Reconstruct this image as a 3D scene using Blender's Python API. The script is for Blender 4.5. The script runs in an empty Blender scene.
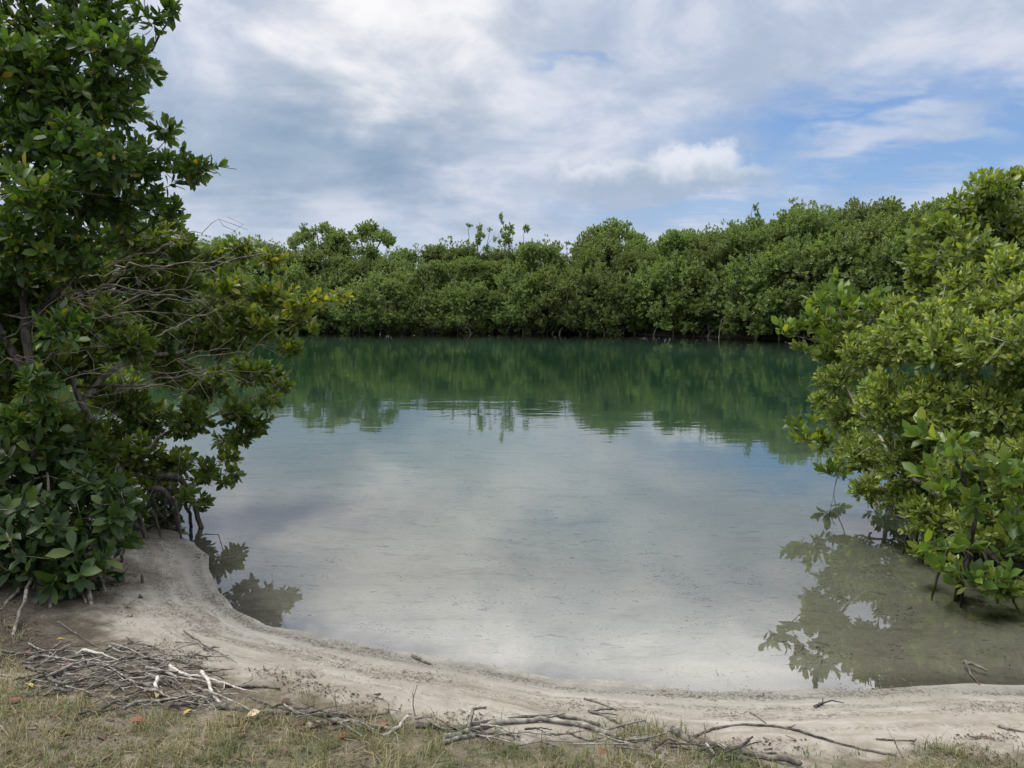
import bpy, math, random
import numpy as np
from mathutils import Vector, noise as mnoise

R = math.radians
SC = bpy.context.scene
COL = SC.collection

# ------------------------------------------------------------------ camera
CAM_Z, PITCH, FPX = 1.9, R(6.5), 760.0
cam_data = bpy.data.cameras.new("camera")
cam = bpy.data.objects.new("camera", cam_data)
COL.objects.link(cam)
cam.location = (0, 0, CAM_Z)
cam.rotation_euler = (math.pi / 2 - PITCH, 0, 0)
cam_data.sensor_width = 36
cam_data.lens = 36 * FPX / 1024
cam_data.clip_start = 0.05
cam_data.clip_end = 3000
SC.camera = cam

# ------------------------------------------------------------------ colour management, sun, sky
SC.view_settings.view_transform = 'Standard'
SC.view_settings.look = 'None'
SC.view_settings.gamma = 1
SC.view_settings.exposure = 0.78
SUN_AZ, SUN_EL = R(-80), R(58)          # azimuth from +y towards +x
SUN_STRENGTH, SKY_STRENGTH = 2.6, 0.10

sun_data = bpy.data.lights.new("sun", 'SUN')
sun_data.energy = SUN_STRENGTH
sun_data.angle = R(45)
sun_data.color = (1.0, 0.95, 0.86)
sun = bpy.data.objects.new("sun", sun_data)
COL.objects.link(sun)
sd = Vector((math.sin(SUN_AZ) * math.cos(SUN_EL), math.cos(SUN_AZ) * math.cos(SUN_EL), math.sin(SUN_EL)))
sun.rotation_euler = sd.to_track_quat('Z', 'Y').to_euler()
sun.location = (-20, 10, 30)


class NT:
    """Small helper to write node trees as expressions."""
    def __init__(self, tree):
        self.t = tree

    def node(self, kind, **kw):
        n = self.t.nodes.new(kind)
        for k, v in kw.items():
            setattr(n, k, v)
        return n

    def put(self, sock, v):
        if hasattr(v, 'is_linked') or isinstance(v, bpy.types.NodeSocket):
            self.t.links.new(v, sock)
        else:
            sock.default_value = v

    def m(self, op, a, b=0.0, c=0.0, clamp=False):
        n = self.node('ShaderNodeMath', operation=op, use_clamp=clamp)
        self.put(n.inputs[0], a)
        self.put(n.inputs[1], b)
        if len(n.inputs) > 2:
            self.put(n.inputs[2], c)
        return n.outputs[0]

    def add(self, a, b): return self.m('ADD', a, b)
    def sub(self, a, b): return self.m('SUBTRACT', a, b)
    def mul(self, a, b): return self.m('MULTIPLY', a, b)
    def div(self, a, b): return self.m('DIVIDE', a, b)

    def smooth(self, x, lo, hi, a=0.0, b=1.0):
        n = self.node('ShaderNodeMapRange', interpolation_type='SMOOTHSTEP')
        self.put(n.inputs['Value'], x)
        self.put(n.inputs['From Min'], lo)
        self.put(n.inputs['From Max'], hi)
        self.put(n.inputs['To Min'], a)
        self.put(n.inputs['To Max'], b)
        return n.outputs['Result']

    def noise(self, vec, scale, detail=4, rough=0.5, dist=0.0):
        n = self.node('ShaderNodeTexNoise')
        if vec is not None:
            self.put(n.inputs['Vector'], vec)
        n.inputs['Scale'].default_value = scale
        n.inputs['Detail'].default_value = detail
        n.inputs['Roughness'].default_value = rough
        n.inputs['Distortion'].default_value = dist
        return n.outputs['Fac']

    def mix(self, fac, a, b, blend='MIX'):
        n = self.node('ShaderNodeMix', data_type='RGBA', blend_type=blend)
        self.put(n.inputs[0], fac)
        self.put(n.inputs[6], a)
        self.put(n.inputs[7], b)
        return n.outputs[2]

    def xyz(self, x, y, z):
        n = self.node('ShaderNodeCombineXYZ')
        self.put(n.inputs[0], x)
        self.put(n.inputs[1], y)
        self.put(n.inputs[2], z)
        return n.outputs[0]

    def ramp(self, fac, stops, interp='LINEAR'):
        n = self.node('ShaderNodeValToRGB')
        cr = n.color_ramp
        cr.interpolation = interp
        while len(cr.elements) < len(stops):
            cr.elements.new(0.5)
        for e, (p, c) in zip(cr.elements, stops):
            e.position = p
            e.color = (*c, 1)
        self.put(n.inputs[0], fac)
        return n.outputs[0]


def build_world():
    w = bpy.data.worlds.new("World")
    SC.world = w
    w.use_nodes = True
    t = w.node_tree
    t.nodes.clear()
    k = NT(t)
    out = k.node('ShaderNodeOutputWorld')
    bg = k.node('ShaderNodeBackground')
    bg.inputs['Strength'].default_value = SKY_STRENGTH
    t.links.new(bg.outputs[0], out.inputs[0])
    sky = k.node('ShaderNodeTexSky', sky_type='NISHITA')
    sky.sun_disc = False
    sky.sun_elevation = SUN_EL
    sky.sun_rotation = SUN_AZ
    sky.air_density = 1.0
    sky.dust_density = 0.6
    sky.ozone_density = 1.5
    geo = k.node('ShaderNodeTexCoord')
    sep = k.node('ShaderNodeSeparateXYZ')
    t.links.new(geo.outputs['Generated'], sep.inputs[0])
    x, y, z = sep.outputs
    DEG = 57.29578
    hyp = k.m('SQRT', k.add(k.mul(x, x), k.mul(y, y)))
    az0 = k.mul(k.m('ARCTAN2', x, y), DEG)
    el0 = k.mul(k.m('ARCTAN2', z, hyp), DEG)
    # clouds lie in a layer overhead: project the direction on that layer
    zz = k.add(k.m('MAXIMUM', z, 0.0), 0.16)
    pl = k.xyz(k.div(x, zz), k.div(y, zz), 0.0)
    n_big = k.noise(pl, 1.1, 3, 0.5)
    n_mid = k.noise(pl, 2.2, 5, 0.5, 0.35)
    pl2 = k.xyz(k.add(k.div(x, zz), 7.3), k.add(k.mul(k.div(y, zz), 1.5), 3.1), 0.4)
    n_fine = k.noise(pl2, 3.6, 5, 0.52, 0.2)
    n_puff = k.noise(geo.outputs['Generated'], 20.0, 8, 0.58, 0.0)
    n_puff2 = k.noise(geo.outputs['Generated'], 5.0, 4, 0.5, 0.0)
    azw = k.add(az0, k.add(k.mul(k.sub(n_mid, 0.5), 13.0), k.mul(k.sub(n_puff, 0.5), 9.0)))
    elw = k.add(el0, k.add(k.mul(k.sub(n_fine, 0.5), 5.0), k.mul(k.sub(n_puff2, 0.5), 5.0)))

    def blob(a, e, sa, se, lo=1.25, hi=0.35, tilt=0.0, src=(None, None)):
        A = src[0] if src[0] is not None else azw
        Ee = src[1] if src[1] is not None else elw
        da = k.sub(A, a)
        de = k.sub(k.sub(Ee, e), k.mul(da, tilt))
        u = k.div(da, sa)
        v = k.div(de, se)
        r = k.m('SQRT', k.add(k.mul(u, u), k.mul(v, v)))
        n = k.smooth(r, hi, lo, 1.0, 0.0)
        return n

    # base: lilac grey overcast with texture
    mpd = k.node('ShaderNodeMapping')
    mpd.inputs['Scale'].default_value = (1.0, 1.0, 1.9)
    mpd.inputs['Rotation'].default_value = (0.15, 0.22, 0.0)
    t.links.new(geo.outputs['Generated'], mpd.inputs[0])
    n_dir = k.noise(mpd.outputs[0], 6.0, 8, 0.58, 0.35)
    tex = k.add(k.mul(n_dir, 0.68), k.mul(n_mid, 0.32))
    base = k.ramp(k.smooth(tex, 0.38, 0.63), [
        (0.0, (3.2, 3.8, 4.9)), (0.35, (3.8, 4.35, 5.35)), (0.65, (4.5, 4.9, 5.8)), (1.0, (5.3, 5.5, 6.2))])
    col = base
    # bright thin cloud towards the sun, upper left
    b1 = blob(-9, 18, 13, 8.5)
    col = k.mix(k.mul(b1, 0.85), col, k.ramp(k.smooth(tex, 0.37, 0.63), [
        (0.0, (4.1, 4.5, 5.2)), (0.45, (5.5, 5.7, 6.1)), (1.0, (7.4, 7.3, 7.3))]))
    # unseen overhead cloud, brightened to light the plants and near water
    hi = k.smooth(el0, 20.0, 26.0)
    col = k.mix(hi, col, k.ramp(k.smooth(tex, 0.33, 0.66), [(0.0, (6.6, 7.1, 7.9)), (0.5, (9.8, 10.0, 10.3)), (1.0, (14.0, 13.8, 13.3))]))
    # pale low band near the horizon
    b2 = k.smooth(elw, 7.0, 2.0, 0.0, 0.55)
    col = k.mix(b2, col, (4.1, 4.75, 5.7, 1))
    # steel blue cloud base, left of centre
    b3 = blob(-15, 10.0, 12.5, 5.0, 1.3, 0.25)
    col = k.mix(k.mul(b3, 0.92), col, k.ramp(tex, [(0.38, (1.75, 2.55, 3.6)), (0.64, (2.6, 3.4, 4.4))]))
    # darker cloud higher up on the left
    b5 = blob(-10.5, 28.0, 4.2, 5.0, 1.2, 0.4)
    col = k.mix(k.mul(b5, 0.8), col, k.ramp(k.smooth(tex, 0.33, 0.66), [(0.0, (6.0, 6.2, 6.7)), (1.0, (9.5, 9.3, 9.2))]))
    b4 = blob(-19.5, 24.5, 5.5, 3.8, 1.15, 0.5)
    col = k.mix(k.mul(b4, 0.8), col, (2.3, 2.9, 4.4, 1))
    # openings of blue sky
    g1 = blob(28, 10.0, 17, 4.2, 1.2, 0.45, -0.05)
    g2 = blob(4.8, 16.4, 2.2, 0.45, 1.4, 0.2)
    g3 = blob(17, 6.2, 14, 1.7, 1.2, 0.35)
    g4 = k.mul(k.smooth(n_big, 0.55, 0.68), k.smooth(el0, 24, 38))
    gap = k.m('MAXIMUM', k.m('MAXIMUM', g1, k.mul(g2, 0.45)), k.m('MAXIMUM', k.mul(g3, 0.75), g4))
    wisp = k.mul(blob(26, 10.4, 7.0, 1.5, 1.3, 0.2, 0.16), 0.75)
    wisp = k.m('MAXIMUM', wisp, k.mul(k.smooth(n_fine, 0.5, 0.72), 0.45))
    gap = k.mul(gap, k.sub(1.0, wisp))
    skyc = k.mix(1.0, sky.outputs[0], (0.85, 0.85, 0.85, 1), 'MULTIPLY')
    skyb = k.mix(0.45, skyc, (1.35, 2.9, 6.3, 1))
    col = k.mix(gap, col, skyb)
    # small cumulus with a lit top, right of centre
    elp = k.add(el0, k.mul(k.sub(n_puff, 0.5), 4.2))
    azp = k.add(az0, k.mul(k.sub(n_puff2, 0.5), 7.0))
    c1 = blob(11.5, 8.5, 7.5, 1.3, 1.2, 0.6, 0.02, (azp, elp))
    c2 = blob(13.2, 9.7, 3.2, 1.5, 1.15, 0.65, 0.0, (azp, elp))
    c3 = blob(7.0, 8.9, 4.0, 1.0, 1.15, 0.65, 0.0, (azp, elp))
    cm = k.m('MAXIMUM', k.m('MAXIMUM', c1, c2), c3)
    shade = k.smooth(k.add(el0, k.mul(k.sub(n_puff, 0.5), 5.0)), 7.8, 10.4)
    cc = k.mix(shade, (2.9, 3.6, 4.5, 1), (6.2, 6.4, 6.8, 1))
    col = k.mix(k.mul(cm, 0.8), col, cc)
    # lower sky dimmed to offset the raised exposure, overhead keeps its added brightness
    col = k.mix(k.sub(1.0, hi), col, k.mix(1.0, col, (0.79, 0.79, 0.795, 1), 'MULTIPLY'))
    # below the horizon: dull
    col = k.mix(k.smooth(z, -0.02, -0.10), col, (1.5, 1.7, 1.6, 1))
    t.links.new(col, bg.inputs['Color'])


build_world()


# ------------------------------------------------------------------ helpers
def pt(px, py, Y):
    """World point seen at a photo pixel at forward distance Y."""
    a, b = (px - 512) / FPX, (384 - py) / FPX
    d = np.array((a, math.cos(PITCH) + b * math.sin(PITCH), -math.sin(PITCH) + b * math.cos(PITCH)))
    d *= Y / d[1]
    return d + np.array((0, 0, CAM_Z))


def np_mesh(name, verts, faces, mats, smooth=True, face_mat=None):
    """faces: list of int arrays (n, k)."""
    me = bpy.data.meshes.new(name)
    verts = np.asarray(verts, dtype=np.float32)
    me.vertices.add(len(verts))
    me.vertices.foreach_set('co', verts.ravel())
    loops = np.concatenate([f.ravel() for f in faces]).astype(np.int32)
    tot = np.concatenate([np.full(len(f), f.shape[1], dtype=np.int32) for f in faces])
    start = np.concatenate([[0], np.cumsum(tot)[:-1]]).astype(np.int32)
    me.loops.add(len(loops))
    me.loops.foreach_set('vertex_index', loops)
    me.polygons.add(len(tot))
    me.polygons.foreach_set('loop_start', start)
    me.polygons.foreach_set('loop_total', tot)
    me.polygons.foreach_set('use_smooth', np.full(len(tot), bool(smooth)))
    for m in (mats if isinstance(mats, (list, tuple)) else [mats]):
        me.materials.append(m)
    me.update(calc_edges=True)
    me.validate()
    return me


def link(name, me, parent=None, loc=None):
    o = bpy.data.objects.new(name, me)
    COL.objects.link(o)
    if parent is not None:
        o.parent = parent
    if loc is not None:
        o.location = loc
    return o


def tag(o, label, cat, group=None):
    o['label'] = label
    o['category'] = cat
    if group:
        o['group'] = group
    return o


def thing(name, label, cat, loc, group=None, rz=0.0):
    o = bpy.data.objects.new(name, None)
    COL.objects.link(o)
    o.empty_display_size = 0.2
    o.location = loc
    o.rotation_euler = (0, 0, rz)
    return tag(o, label, cat, group)


def copy_tree(root, loc, rz, scale, label, group):
    r = root.copy()
    COL.objects.link(r)
    r.location = loc
    r.rotation_euler = (0, 0, rz)
    r.scale = scale
    r['label'] = label
    r['group'] = group
    for ch in list(root.children):
        c = ch.copy()
        COL.objects.link(c)
        c.parent = r
        for g in list(ch.children):
            d = g.copy()
            COL.objects.link(d)
            d.parent = c
    return r


# ------------------------------------------------------------------ materials
def new_mat(name):
    m = bpy.data.materials.new(name)
    m.use_nodes = True
    m.node_tree.nodes.clear()
    k = NT(m.node_tree)
    out = k.node('ShaderNodeOutputMaterial')
    return m, k, out


def leaf_mat(name, stops, rough=0.42, trans=0.35, tint=(1.5, 1.45, 0.55), spec=0.5, vary=0.35, patch=0.0, young=None):
    m, k, out = new_mat(name)
    geo = k.node('ShaderNodeNewGeometry')
    obj = k.node('ShaderNodeObjectInfo')
    tc = k.node('ShaderNodeTexCoord')
    rnd = geo.outputs['Random Per Island']
    if patch:
        np_ = k.noise(tc.outputs['Object'], 3.2, 4, 0.55)
        rnd = k.add(k.mul(rnd, 1.0 - patch * 0.5), k.mul(k.sub(np_, 0.40), patch * 2.2))
    if young:                                  # (x0, x1, z0, z1): outer branches carry young leaves
        so = k.node('ShaderNodeSeparateXYZ')
        k.t.links.new(tc.outputs['Object'], so.inputs[0])
        yg = k.mul(k.smooth(so.outputs[0], young[0], young[1]), k.smooth(so.outputs[2], young[2], young[3]))
        rnd = k.add(k.mul(rnd, 0.8), k.mul(yg, 0.34))
    c = k.ramp(rnd, stops)
    n = k.noise(tc.outputs['Object'], 1.3, 3, 0.5)
    v = k.add(k.mul(k.sub(n, 0.5), vary * 2.0), k.add(1.0, k.mul(k.sub(obj.outputs['Random'], 0.5), vary)))
    hs = k.node('ShaderNodeHueSaturation')
    k.put(hs.inputs['Hue'], k.add(0.5, k.mul(k.sub(obj.outputs['Random'], 0.5), 0.02)))
    k.put(hs.inputs['Saturation'], 1.0)
    k.put(hs.inputs['Value'], v)
    k.put(hs.inputs['Color'], c)
    c2 = hs.outputs[0]
    bs = k.node('ShaderNodeBsdfPrincipled')
    k.put(bs.inputs['Base Color'], c2)
    bs.inputs['Roughness'].default_value = rough
    bs.inputs['Specular IOR Level'].default_value = spec
    tr = k.node('ShaderNodeBsdfTranslucent')
    k.put(tr.inputs['Color'], k.mix(1.0, c2, (*tint, 1), 'MULTIPLY'))
    mx = k.node('ShaderNodeMixShader')
    mx.inputs[0].default_value = trans
    k.t.links.new(bs.outputs[0], mx.inputs[1])
    k.t.links.new(tr.outputs[0], mx.inputs[2])
    k.t.links.new(mx.outputs[0], out.inputs[0])
    return m


def bark_mat(name, stops, scale=9.0, rough=0.9, stretch=0.25):
    m, k, out = new_mat(name)
    tc = k.node('ShaderNodeTexCoord')
    geo = k.node('ShaderNodeNewGeometry')
    mp = k.node('ShaderNodeMapping')
    mp.inputs['Scale'].default_value = (1, 1, stretch)
    k.t.links.new(tc.outputs['Object'], mp.inputs[0])
    n = k.noise(mp.outputs[0], scale * 3, 6, 0.62, 0.3)
    n2 = k.noise(tc.outputs['Object'], scale * 0.35, 3, 0.5)
    f = k.add(k.mul(n, 0.6), k.add(k.mul(n2, 0.3), k.mul(geo.outputs['Random Per Island'], 0.1)))
    c = k.ramp(k.smooth(f, 0.34, 0.66), stops)
    bs = k.node('ShaderNodeBsdfPrincipled')
    k.put(bs.inputs['Base Color'], c)
    bs.inputs['Roughness'].default_value = rough
    bs.inputs['Specular IOR Level'].default_value = 0.25
    bp = k.node('ShaderNodeBump')
    bp.inputs['Strength'].default_value = 0.6
    bp.inputs['Distance'].default_value = 0.006
    k.put(bp.inputs['Height'], n)
    k.t.links.new(bp.outputs[0], bs.inputs['Normal'])
    k.t.links.new(bs.outputs[0], out.inputs[0])
    return m


def flat_mat(name, col, rough=0.8, var=0.35, scale=20.0, spec=0.3):
    m, k, out = new_mat(name)
    tc = k.node('ShaderNodeTexCoord')
    obj = k.node('ShaderNodeObjectInfo')
    n = k.noise(tc.outputs['Object'], scale, 4, 0.6)
    f = k.add(k.mul(n, 0.7), k.mul(obj.outputs['Random'], 0.3))
    a = tuple(x * (1 - var) for x in col)
    b = tuple(min(1, x * (1 + var)) for x in col)
    c = k.ramp(k.smooth(f, 0.25, 0.75), [(0, a), (1, b)])
    bs = k.node('ShaderNodeBsdfPrincipled')
    k.put(bs.inputs['Base Color'], c)
    bs.inputs['Roughness'].default_value = rough
    bs.inputs['Specular IOR Level'].default_value = spec
    k.t.links.new(bs.outputs[0], out.inputs[0])
    return m


M = {}
M['leaf_dark'] = leaf_mat('dark_mangrove_leaf', [
    (0.0, (0.026, 0.058, 0.014)), (0.35, (0.044, 0.088, 0.019)), (0.7, (0.070, 0.122, 0.024)),
    (0.93, (0.085, 0.130, 0.024)), (0.985, (0.15, 0.17, 0.028)), (1.0, (0.28, 0.20, 0.03))], trans=0.42)
M['leaf_spread'] = leaf_mat('spreading_branch_leaf', [
    (0.0, (0.040, 0.078, 0.016)), (0.4, (0.070, 0.120, 0.022)), (0.7, (0.115, 0.165, 0.028)),
    (0.92, (0.19, 0.22, 0.034)), (1.0, (0.30, 0.29, 0.04))], trans=0.42, young=(0.1, 1.1, 1.15, 1.7))
M['leaf_front'] = leaf_mat('large_rosette_leaf', [
    (0.0, (0.014, 0.034, 0.009)), (0.5, (0.024, 0.054, 0.012)), (0.9, (0.044, 0.084, 0.017)),
    (1.0, (0.10, 0.14, 0.03))], rough=0.46, trans=0.28, spec=0.35)
M['leaf_light'] = leaf_mat('pale_shrub_leaf', [
    (0.0, (0.074, 0.112, 0.024)), (0.4, (0.128, 0.182, 0.038)), (0.8, (0.195, 0.255, 0.060)),
    (1.0, (0.32, 0.34, 0.11))], rough=0.45, trans=0.42, vary=0.5)
M['leaf_tall'] = leaf_mat('tall_tree_leaf', [
    (0.0, (0.065, 0.100, 0.022)), (0.5, (0.115, 0.165, 0.034)), (0.9, (0.17, 0.215, 0.05)),
    (1.0, (0.26, 0.28, 0.08))], rough=0.40, trans=0.42, vary=0.25)
M['leaf_big'] = leaf_mat('large_bright_leaf', [
    (0.0, (0.055, 0.105, 0.022)), (0.45, (0.090, 0.160, 0.030)), (0.85, (0.16, 0.225, 0.038)),
    (1.0, (0.26, 0.28, 0.05))], rough=0.34, trans=0.45, vary=0.2)
M['leaf_far'] = leaf_mat('far_mangrove_leaf', [
    (0.0, (0.070, 0.112, 0.034)), (0.5, (0.108, 0.165, 0.048)), (0.9, (0.150, 0.210, 0.062)),
    (1.0, (0.21, 0.245, 0.09))], rough=0.5, trans=0.42, vary=0.42)
M['bark_dark'] = bark_mat('dark_wet_bark', [(0, (0.018, 0.015, 0.013)), (0.5, (0.042, 0.036, 0.030)), (1, (0.095, 0.085, 0.072))])
M['bark_grey'] = bark_mat('grey_bark', [(0, (0.055, 0.048, 0.041)), (0.5, (0.13, 0.118, 0.103)), (1, (0.27, 0.25, 0.225))])
M['bark_root'] = bark_mat('pale_root_bark', [(0, (0.10, 0.085, 0.065)), (0.5, (0.20, 0.17, 0.135)), (1, (0.34, 0.30, 0.25))])
M['drift_grey'] = bark_mat('weathered_driftwood', [(0, (0.060, 0.054, 0.047)), (0.5, (0.155, 0.143, 0.127)), (1, (0.32, 0.30, 0.275))], 12)
M['drift_dark'] = bark_mat('dark_driftwood', [(0, (0.020, 0.018, 0.016)), (0.5, (0.060, 0.054, 0.048)), (1, (0.15, 0.14, 0.12))], 12)
M['drift_pale'] = bark_mat('bleached_driftwood', [(0, (0.13, 0.12, 0.105)), (0.5, (0.30, 0.285, 0.26)), (1, (0.48, 0.46, 0.43))], 12)


# ------------------------------------------------------------------ terrain
SHORE = [(2.46, 3.56), (2.02, 3.57), (1.37, 3.54), (0.89, 3.52), (0.23, 3.60), (-0.475, 3.86), (-1.03, 4.09),
         (-1.42, 4.28), (-1.68, 4.52), (-1.99, 4.93), (-2.28, 5.5), (-2.7, 6.05), (-3.7, 6.6), (-6, 7.2), (-70, 9),
         (-70, 47), (-30, 44), (-12, 42.3), (-3, 41.5), (5, 40), (10, 36.5), (14, 33), (22, 29), (80, 24),
         (80, 8), (12, 5.2), (7, 3.9), (4.2, 3.52)]
_P = np.array(SHORE)


def shore_dist(x, y):
    """Signed distance to the waterline, positive over water."""
    x = np.asarray(x, float)
    y = np.asarray(y, float)
    best = np.full(x.shape, 1e9)
    inside = np.zeros(x.shape, bool)
    n = len(_P)
    for i in range(n):
        ax, ay = _P[i]
        bx, by = _P[(i + 1) % n]
        ex, ey = bx - ax, by - ay
        t = np.clip(((x - ax) * ex + (y - ay) * ey) / (ex * ex + ey * ey), 0, 1)
        d = np.hypot(x - ax - t * ex, y - ay - t * ey)
        best = np.minimum(best, d)
        c = ((ay > y) != (by > y))
        with np.errstate(divide='ignore', invalid='ignore'):
            xi = (bx - ax) * (y - ay) / (by - ay if by != ay else 1e-9) + ax
        inside ^= (c & (x < xi))
    return np.where(inside, best, -best)


def height(x, y):
    x = np.asarray(x, float)
    y = np.asarray(y, float)
    s = shore_dist(x, y)
    wob = 0.035 * np.sin(2.1 * x + 1.7 * np.sin(1.3 * y)) + 0.012 * np.sin(7.7 * x + 2.1 + 1.3 * y) + 0.006 * np.sin(17.1 * x - 6 * y)
    s = s + wob * np.exp(-np.abs(s) / 0.8)
    ld = np.maximum(-s, 0)
    land = 0.045 * ld + 0.165 * ld ** 2 / (ld ** 2 + 0.30)
    land = np.minimum(land, 0.215 + 0.004 * ld)
    d = np.maximum(s, 0)
    wat = -0.95 * (1 - np.exp(-d / 14.0)) - 0.02 * d * np.exp(-d / 2.0)
    wat = np.where(y > 20, np.maximum(wat, -0.25 * d), wat)
    h = np.where(s > 0, wat, land)
    bump = 0.006 * np.sin(9 * x + 3 * np.sin(5 * y)) * np.sin(11 * y + 2 * np.sin(4 * x)) + 0.0045 * np.sin(21 * x + 2 * np.sin(13 * y)) * np.sin(26 * y + 3 * np.sin(9 * x + 1))
    h = h + bump * np.clip(np.abs(s) / 0.5, 0, 1)
    hills = np.where(y > 60, 0.6 * (1 - np.exp(-(y - 60) / 80)), 0)
    return h + hills


def hz(x, y):
    return float(height(np.array([x]), np.array([y]))[0])


def ground(px, py):
    Y = 4.0
    for _ in range(14):
        p = pt(px, py, Y)
        zt = max(hz(p[0], p[1]), -0.02)
        q1 = pt(px, py, 1.0)
        slope = (q1[2] - CAM_Z)
        if slope >= -1e-4:
            break
        Y = 0.5 * Y + 0.5 * (zt - CAM_Z) / slope
    p = pt(px, py, Y)
    return np.array((p[0], p[1], hz(p[0], p[1])))


def axis(fine_lo, fine_hi, step, lo, hi, grow=1.12, mid=60.0, cap=0.6):
    a = list(np.arange(fine_lo, fine_hi + 1e-6, step))
    st, v = step, fine_hi
    while v < hi:
        st = min(st * grow, cap) if v < mid else st * grow
        v += st
        a.append(v)
    st, v = step, fine_lo
    b = []
    while v > lo:
        st = min(st * grow, cap) if v > -mid else st * grow
        v -= st
        b.append(v)
    return np.array(b[::-1] + a)


def grid_mesh(name, xs, ys, zfun, mats):
    X, Y = np.meshgrid(xs, ys)
    Z = zfun(X, Y)
    v = np.stack([X.ravel(), Y.ravel(), Z.ravel()], 1)
    nx, ny = len(xs), len(ys)
    i = np.arange(nx * ny).reshape(ny, nx)
    f = np.stack([i[:-1, :-1].ravel(), i[:-1, 1:].ravel(), i[1:, 1:].ravel(), i[1:, :-1].ravel()], 1)
    return np_mesh(name, v, [f], mats), X.ravel(), Y.ravel()


def sand_mat():
    m, k, out = new_mat('pale_lagoon_sand')
    tc = k.node('ShaderNodeTexCoord')
    P = tc.outputs['Object']
    at = k.node('ShaderNodeAttribute', attribute_name='shore')
    s = at.outputs['Fac']                      # metres from the waterline, + over water
    n1 = k.noise(P, 1.6, 4, 0.55)
    n2 = k.noise(P, 9.0, 6, 0.6, 0.4)
    n3 = k.noise(P, 55.0, 5, 0.7)
    n4 = k.noise(P, 260.0, 3, 0.7)
    c = k.ramp(k.smooth(k.add(k.mul(n1, 0.5), k.mul(n2, 0.5)), 0.33, 0.66), [
        (0, (0.19, 0.166, 0.138)), (0.5, (0.25, 0.227, 0.197)), (1, (0.315, 0.292, 0.262))])
    c = k.mix(k.smooth(n4, 0.46, 0.60, 0.0, 0.35), c, (0.30, 0.26, 0.20, 1))
    # damp grey strip along the waterline
    damp = k.mul(k.smooth(k.add(s, k.mul(k.sub(n1, 0.5), 0.25)), -0.42, -0.06), 0.8)
    c = k.mix(damp, c, k.mix(n2, (0.185, 0.172, 0.15, 1), (0.31, 0.297, 0.268, 1)))
    # water-sorted bands in the sand, drawn out along the shore
    sxy = k.node('ShaderNodeSeparateXYZ')
    k.t.links.new(P, sxy.inputs[0])
    bandv = k.xyz(k.mul(k.add(s, k.mul(k.sub(n1, 0.5), 0.12)), 13.0), k.mul(sxy.outputs[0], 1.3), k.mul(sxy.outputs[1], 0.6))
    nband = k.noise(bandv, 1.0, 5, 0.62, 0.3)
    bmask = k.mul(k.smooth(s, -0.75, -0.5), k.smooth(s, 0.05, -0.05))
    c = k.mix(k.mul(k.smooth(nband, 0.52, 0.70), k.mul(bmask, 0.7)), c, (0.145, 0.125, 0.103, 1))
    c = k.mix(k.mul(k.smooth(nband, 0.47, 0.33), k.mul(bmask, 0.55)), c, (0.37, 0.352, 0.325, 1))
    # wrack lines of fine dark debris, parallel to the waterline
    sw = k.add(s, k.add(k.mul(k.sub(n2, 0.5), 0.10), k.mul(k.sub(n1, 0.5), 0.22)))
    for pos, wd, amt in ((-0.09, 0.07, 0.9), (-0.24, 0.045, 0.8), (-0.36, 0.07, 0.75), (-0.52, 0.04, 0.5)):
        l = k.smooth(k.m('ABSOLUTE', k.sub(sw, pos)), 0.0, wd, 1.0, 0.0)
        spk = k.smooth(k.add(k.mul(n3, 0.75), k.mul(n1, 0.25)), 0.47, 0.60)
        c = k.mix(k.mul(k.mul(l, spk), amt), c, (0.06, 0.054, 0.045, 1))
    # wet edge where the water laps
    wet = k.mul(k.smooth(k.add(s, k.mul(k.sub(n2, 0.5), 0.10)), -0.20, -0.04), 0.5)
    c = k.mix(wet, c, k.mix(1.0, c, (0.52, 0.52, 0.52, 1), 'MULTIPLY'))
    # soil and litter inland, under the grass
    ln = k.smooth(k.add(s, k.add(k.mul(k.sub(n1, 0.5), 0.5), k.mul(k.sub(n2, 0.5), 0.35))), -0.66, -0.92)
    soil = k.ramp(k.add(k.mul(n3, 0.6), k.mul(n2, 0.4)), [
        (0.34, (0.045, 0.036, 0.024)), (0.52, (0.115, 0.094, 0.066)), (0.70, (0.26, 0.225, 0.175))])
    c = k.mix(k.mul(ln, 0.9), c, soil)
    # peaty ground on the left bank, with the shade under the bushes painted in
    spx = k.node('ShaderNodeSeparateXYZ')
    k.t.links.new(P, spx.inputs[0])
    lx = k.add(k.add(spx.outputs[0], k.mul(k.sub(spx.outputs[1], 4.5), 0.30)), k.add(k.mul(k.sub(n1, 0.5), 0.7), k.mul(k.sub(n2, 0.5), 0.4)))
    peat_shade = k.mul(k.smooth(lx, -2.1, -2.7), k.smooth(spx.outputs[1], 3.2, 3.5))
    c = k.mix(k.mul(peat_shade, 0.9), c, k.ramp(k.add(k.mul(n3, 0.6), k.mul(n2, 0.4)), [(0.38, (0.018, 0.015, 0.011)), (0.56, (0.050, 0.042, 0.032)), (0.72, (0.17, 0.145, 0.115))]))
    # scattered dark flecks
    fl = k.smooth(n3, 0.655, 0.70)
    c = k.mix(k.mul(fl, 0.8), c, (0.075, 0.065, 0.05, 1))
    # bed of the lagoon: grey-white marl, leaf litter patches, deep-water tone painted further out
    mpb = k.node('ShaderNodeMapping')
    mpb.inputs['Scale'].default_value = (0.7, 1.7, 1.0)
    k.t.links.new(P, mpb.inputs[0])
    nb = k.noise(mpb.outputs[0], 2.6, 6, 0.62, 0.6)
    nbf = k.noise(mpb.outputs[0], 11.0, 5, 0.65, 0.5)
    bed = k.ramp(k.add(k.mul(nb, 0.6), k.mul(nbf, 0.4)), [
        (0.33, (0.24, 0.225, 0.165)), (0.44, (0.48, 0.46, 0.375)), (0.60, (0.60, 0.585, 0.50))])
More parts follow.
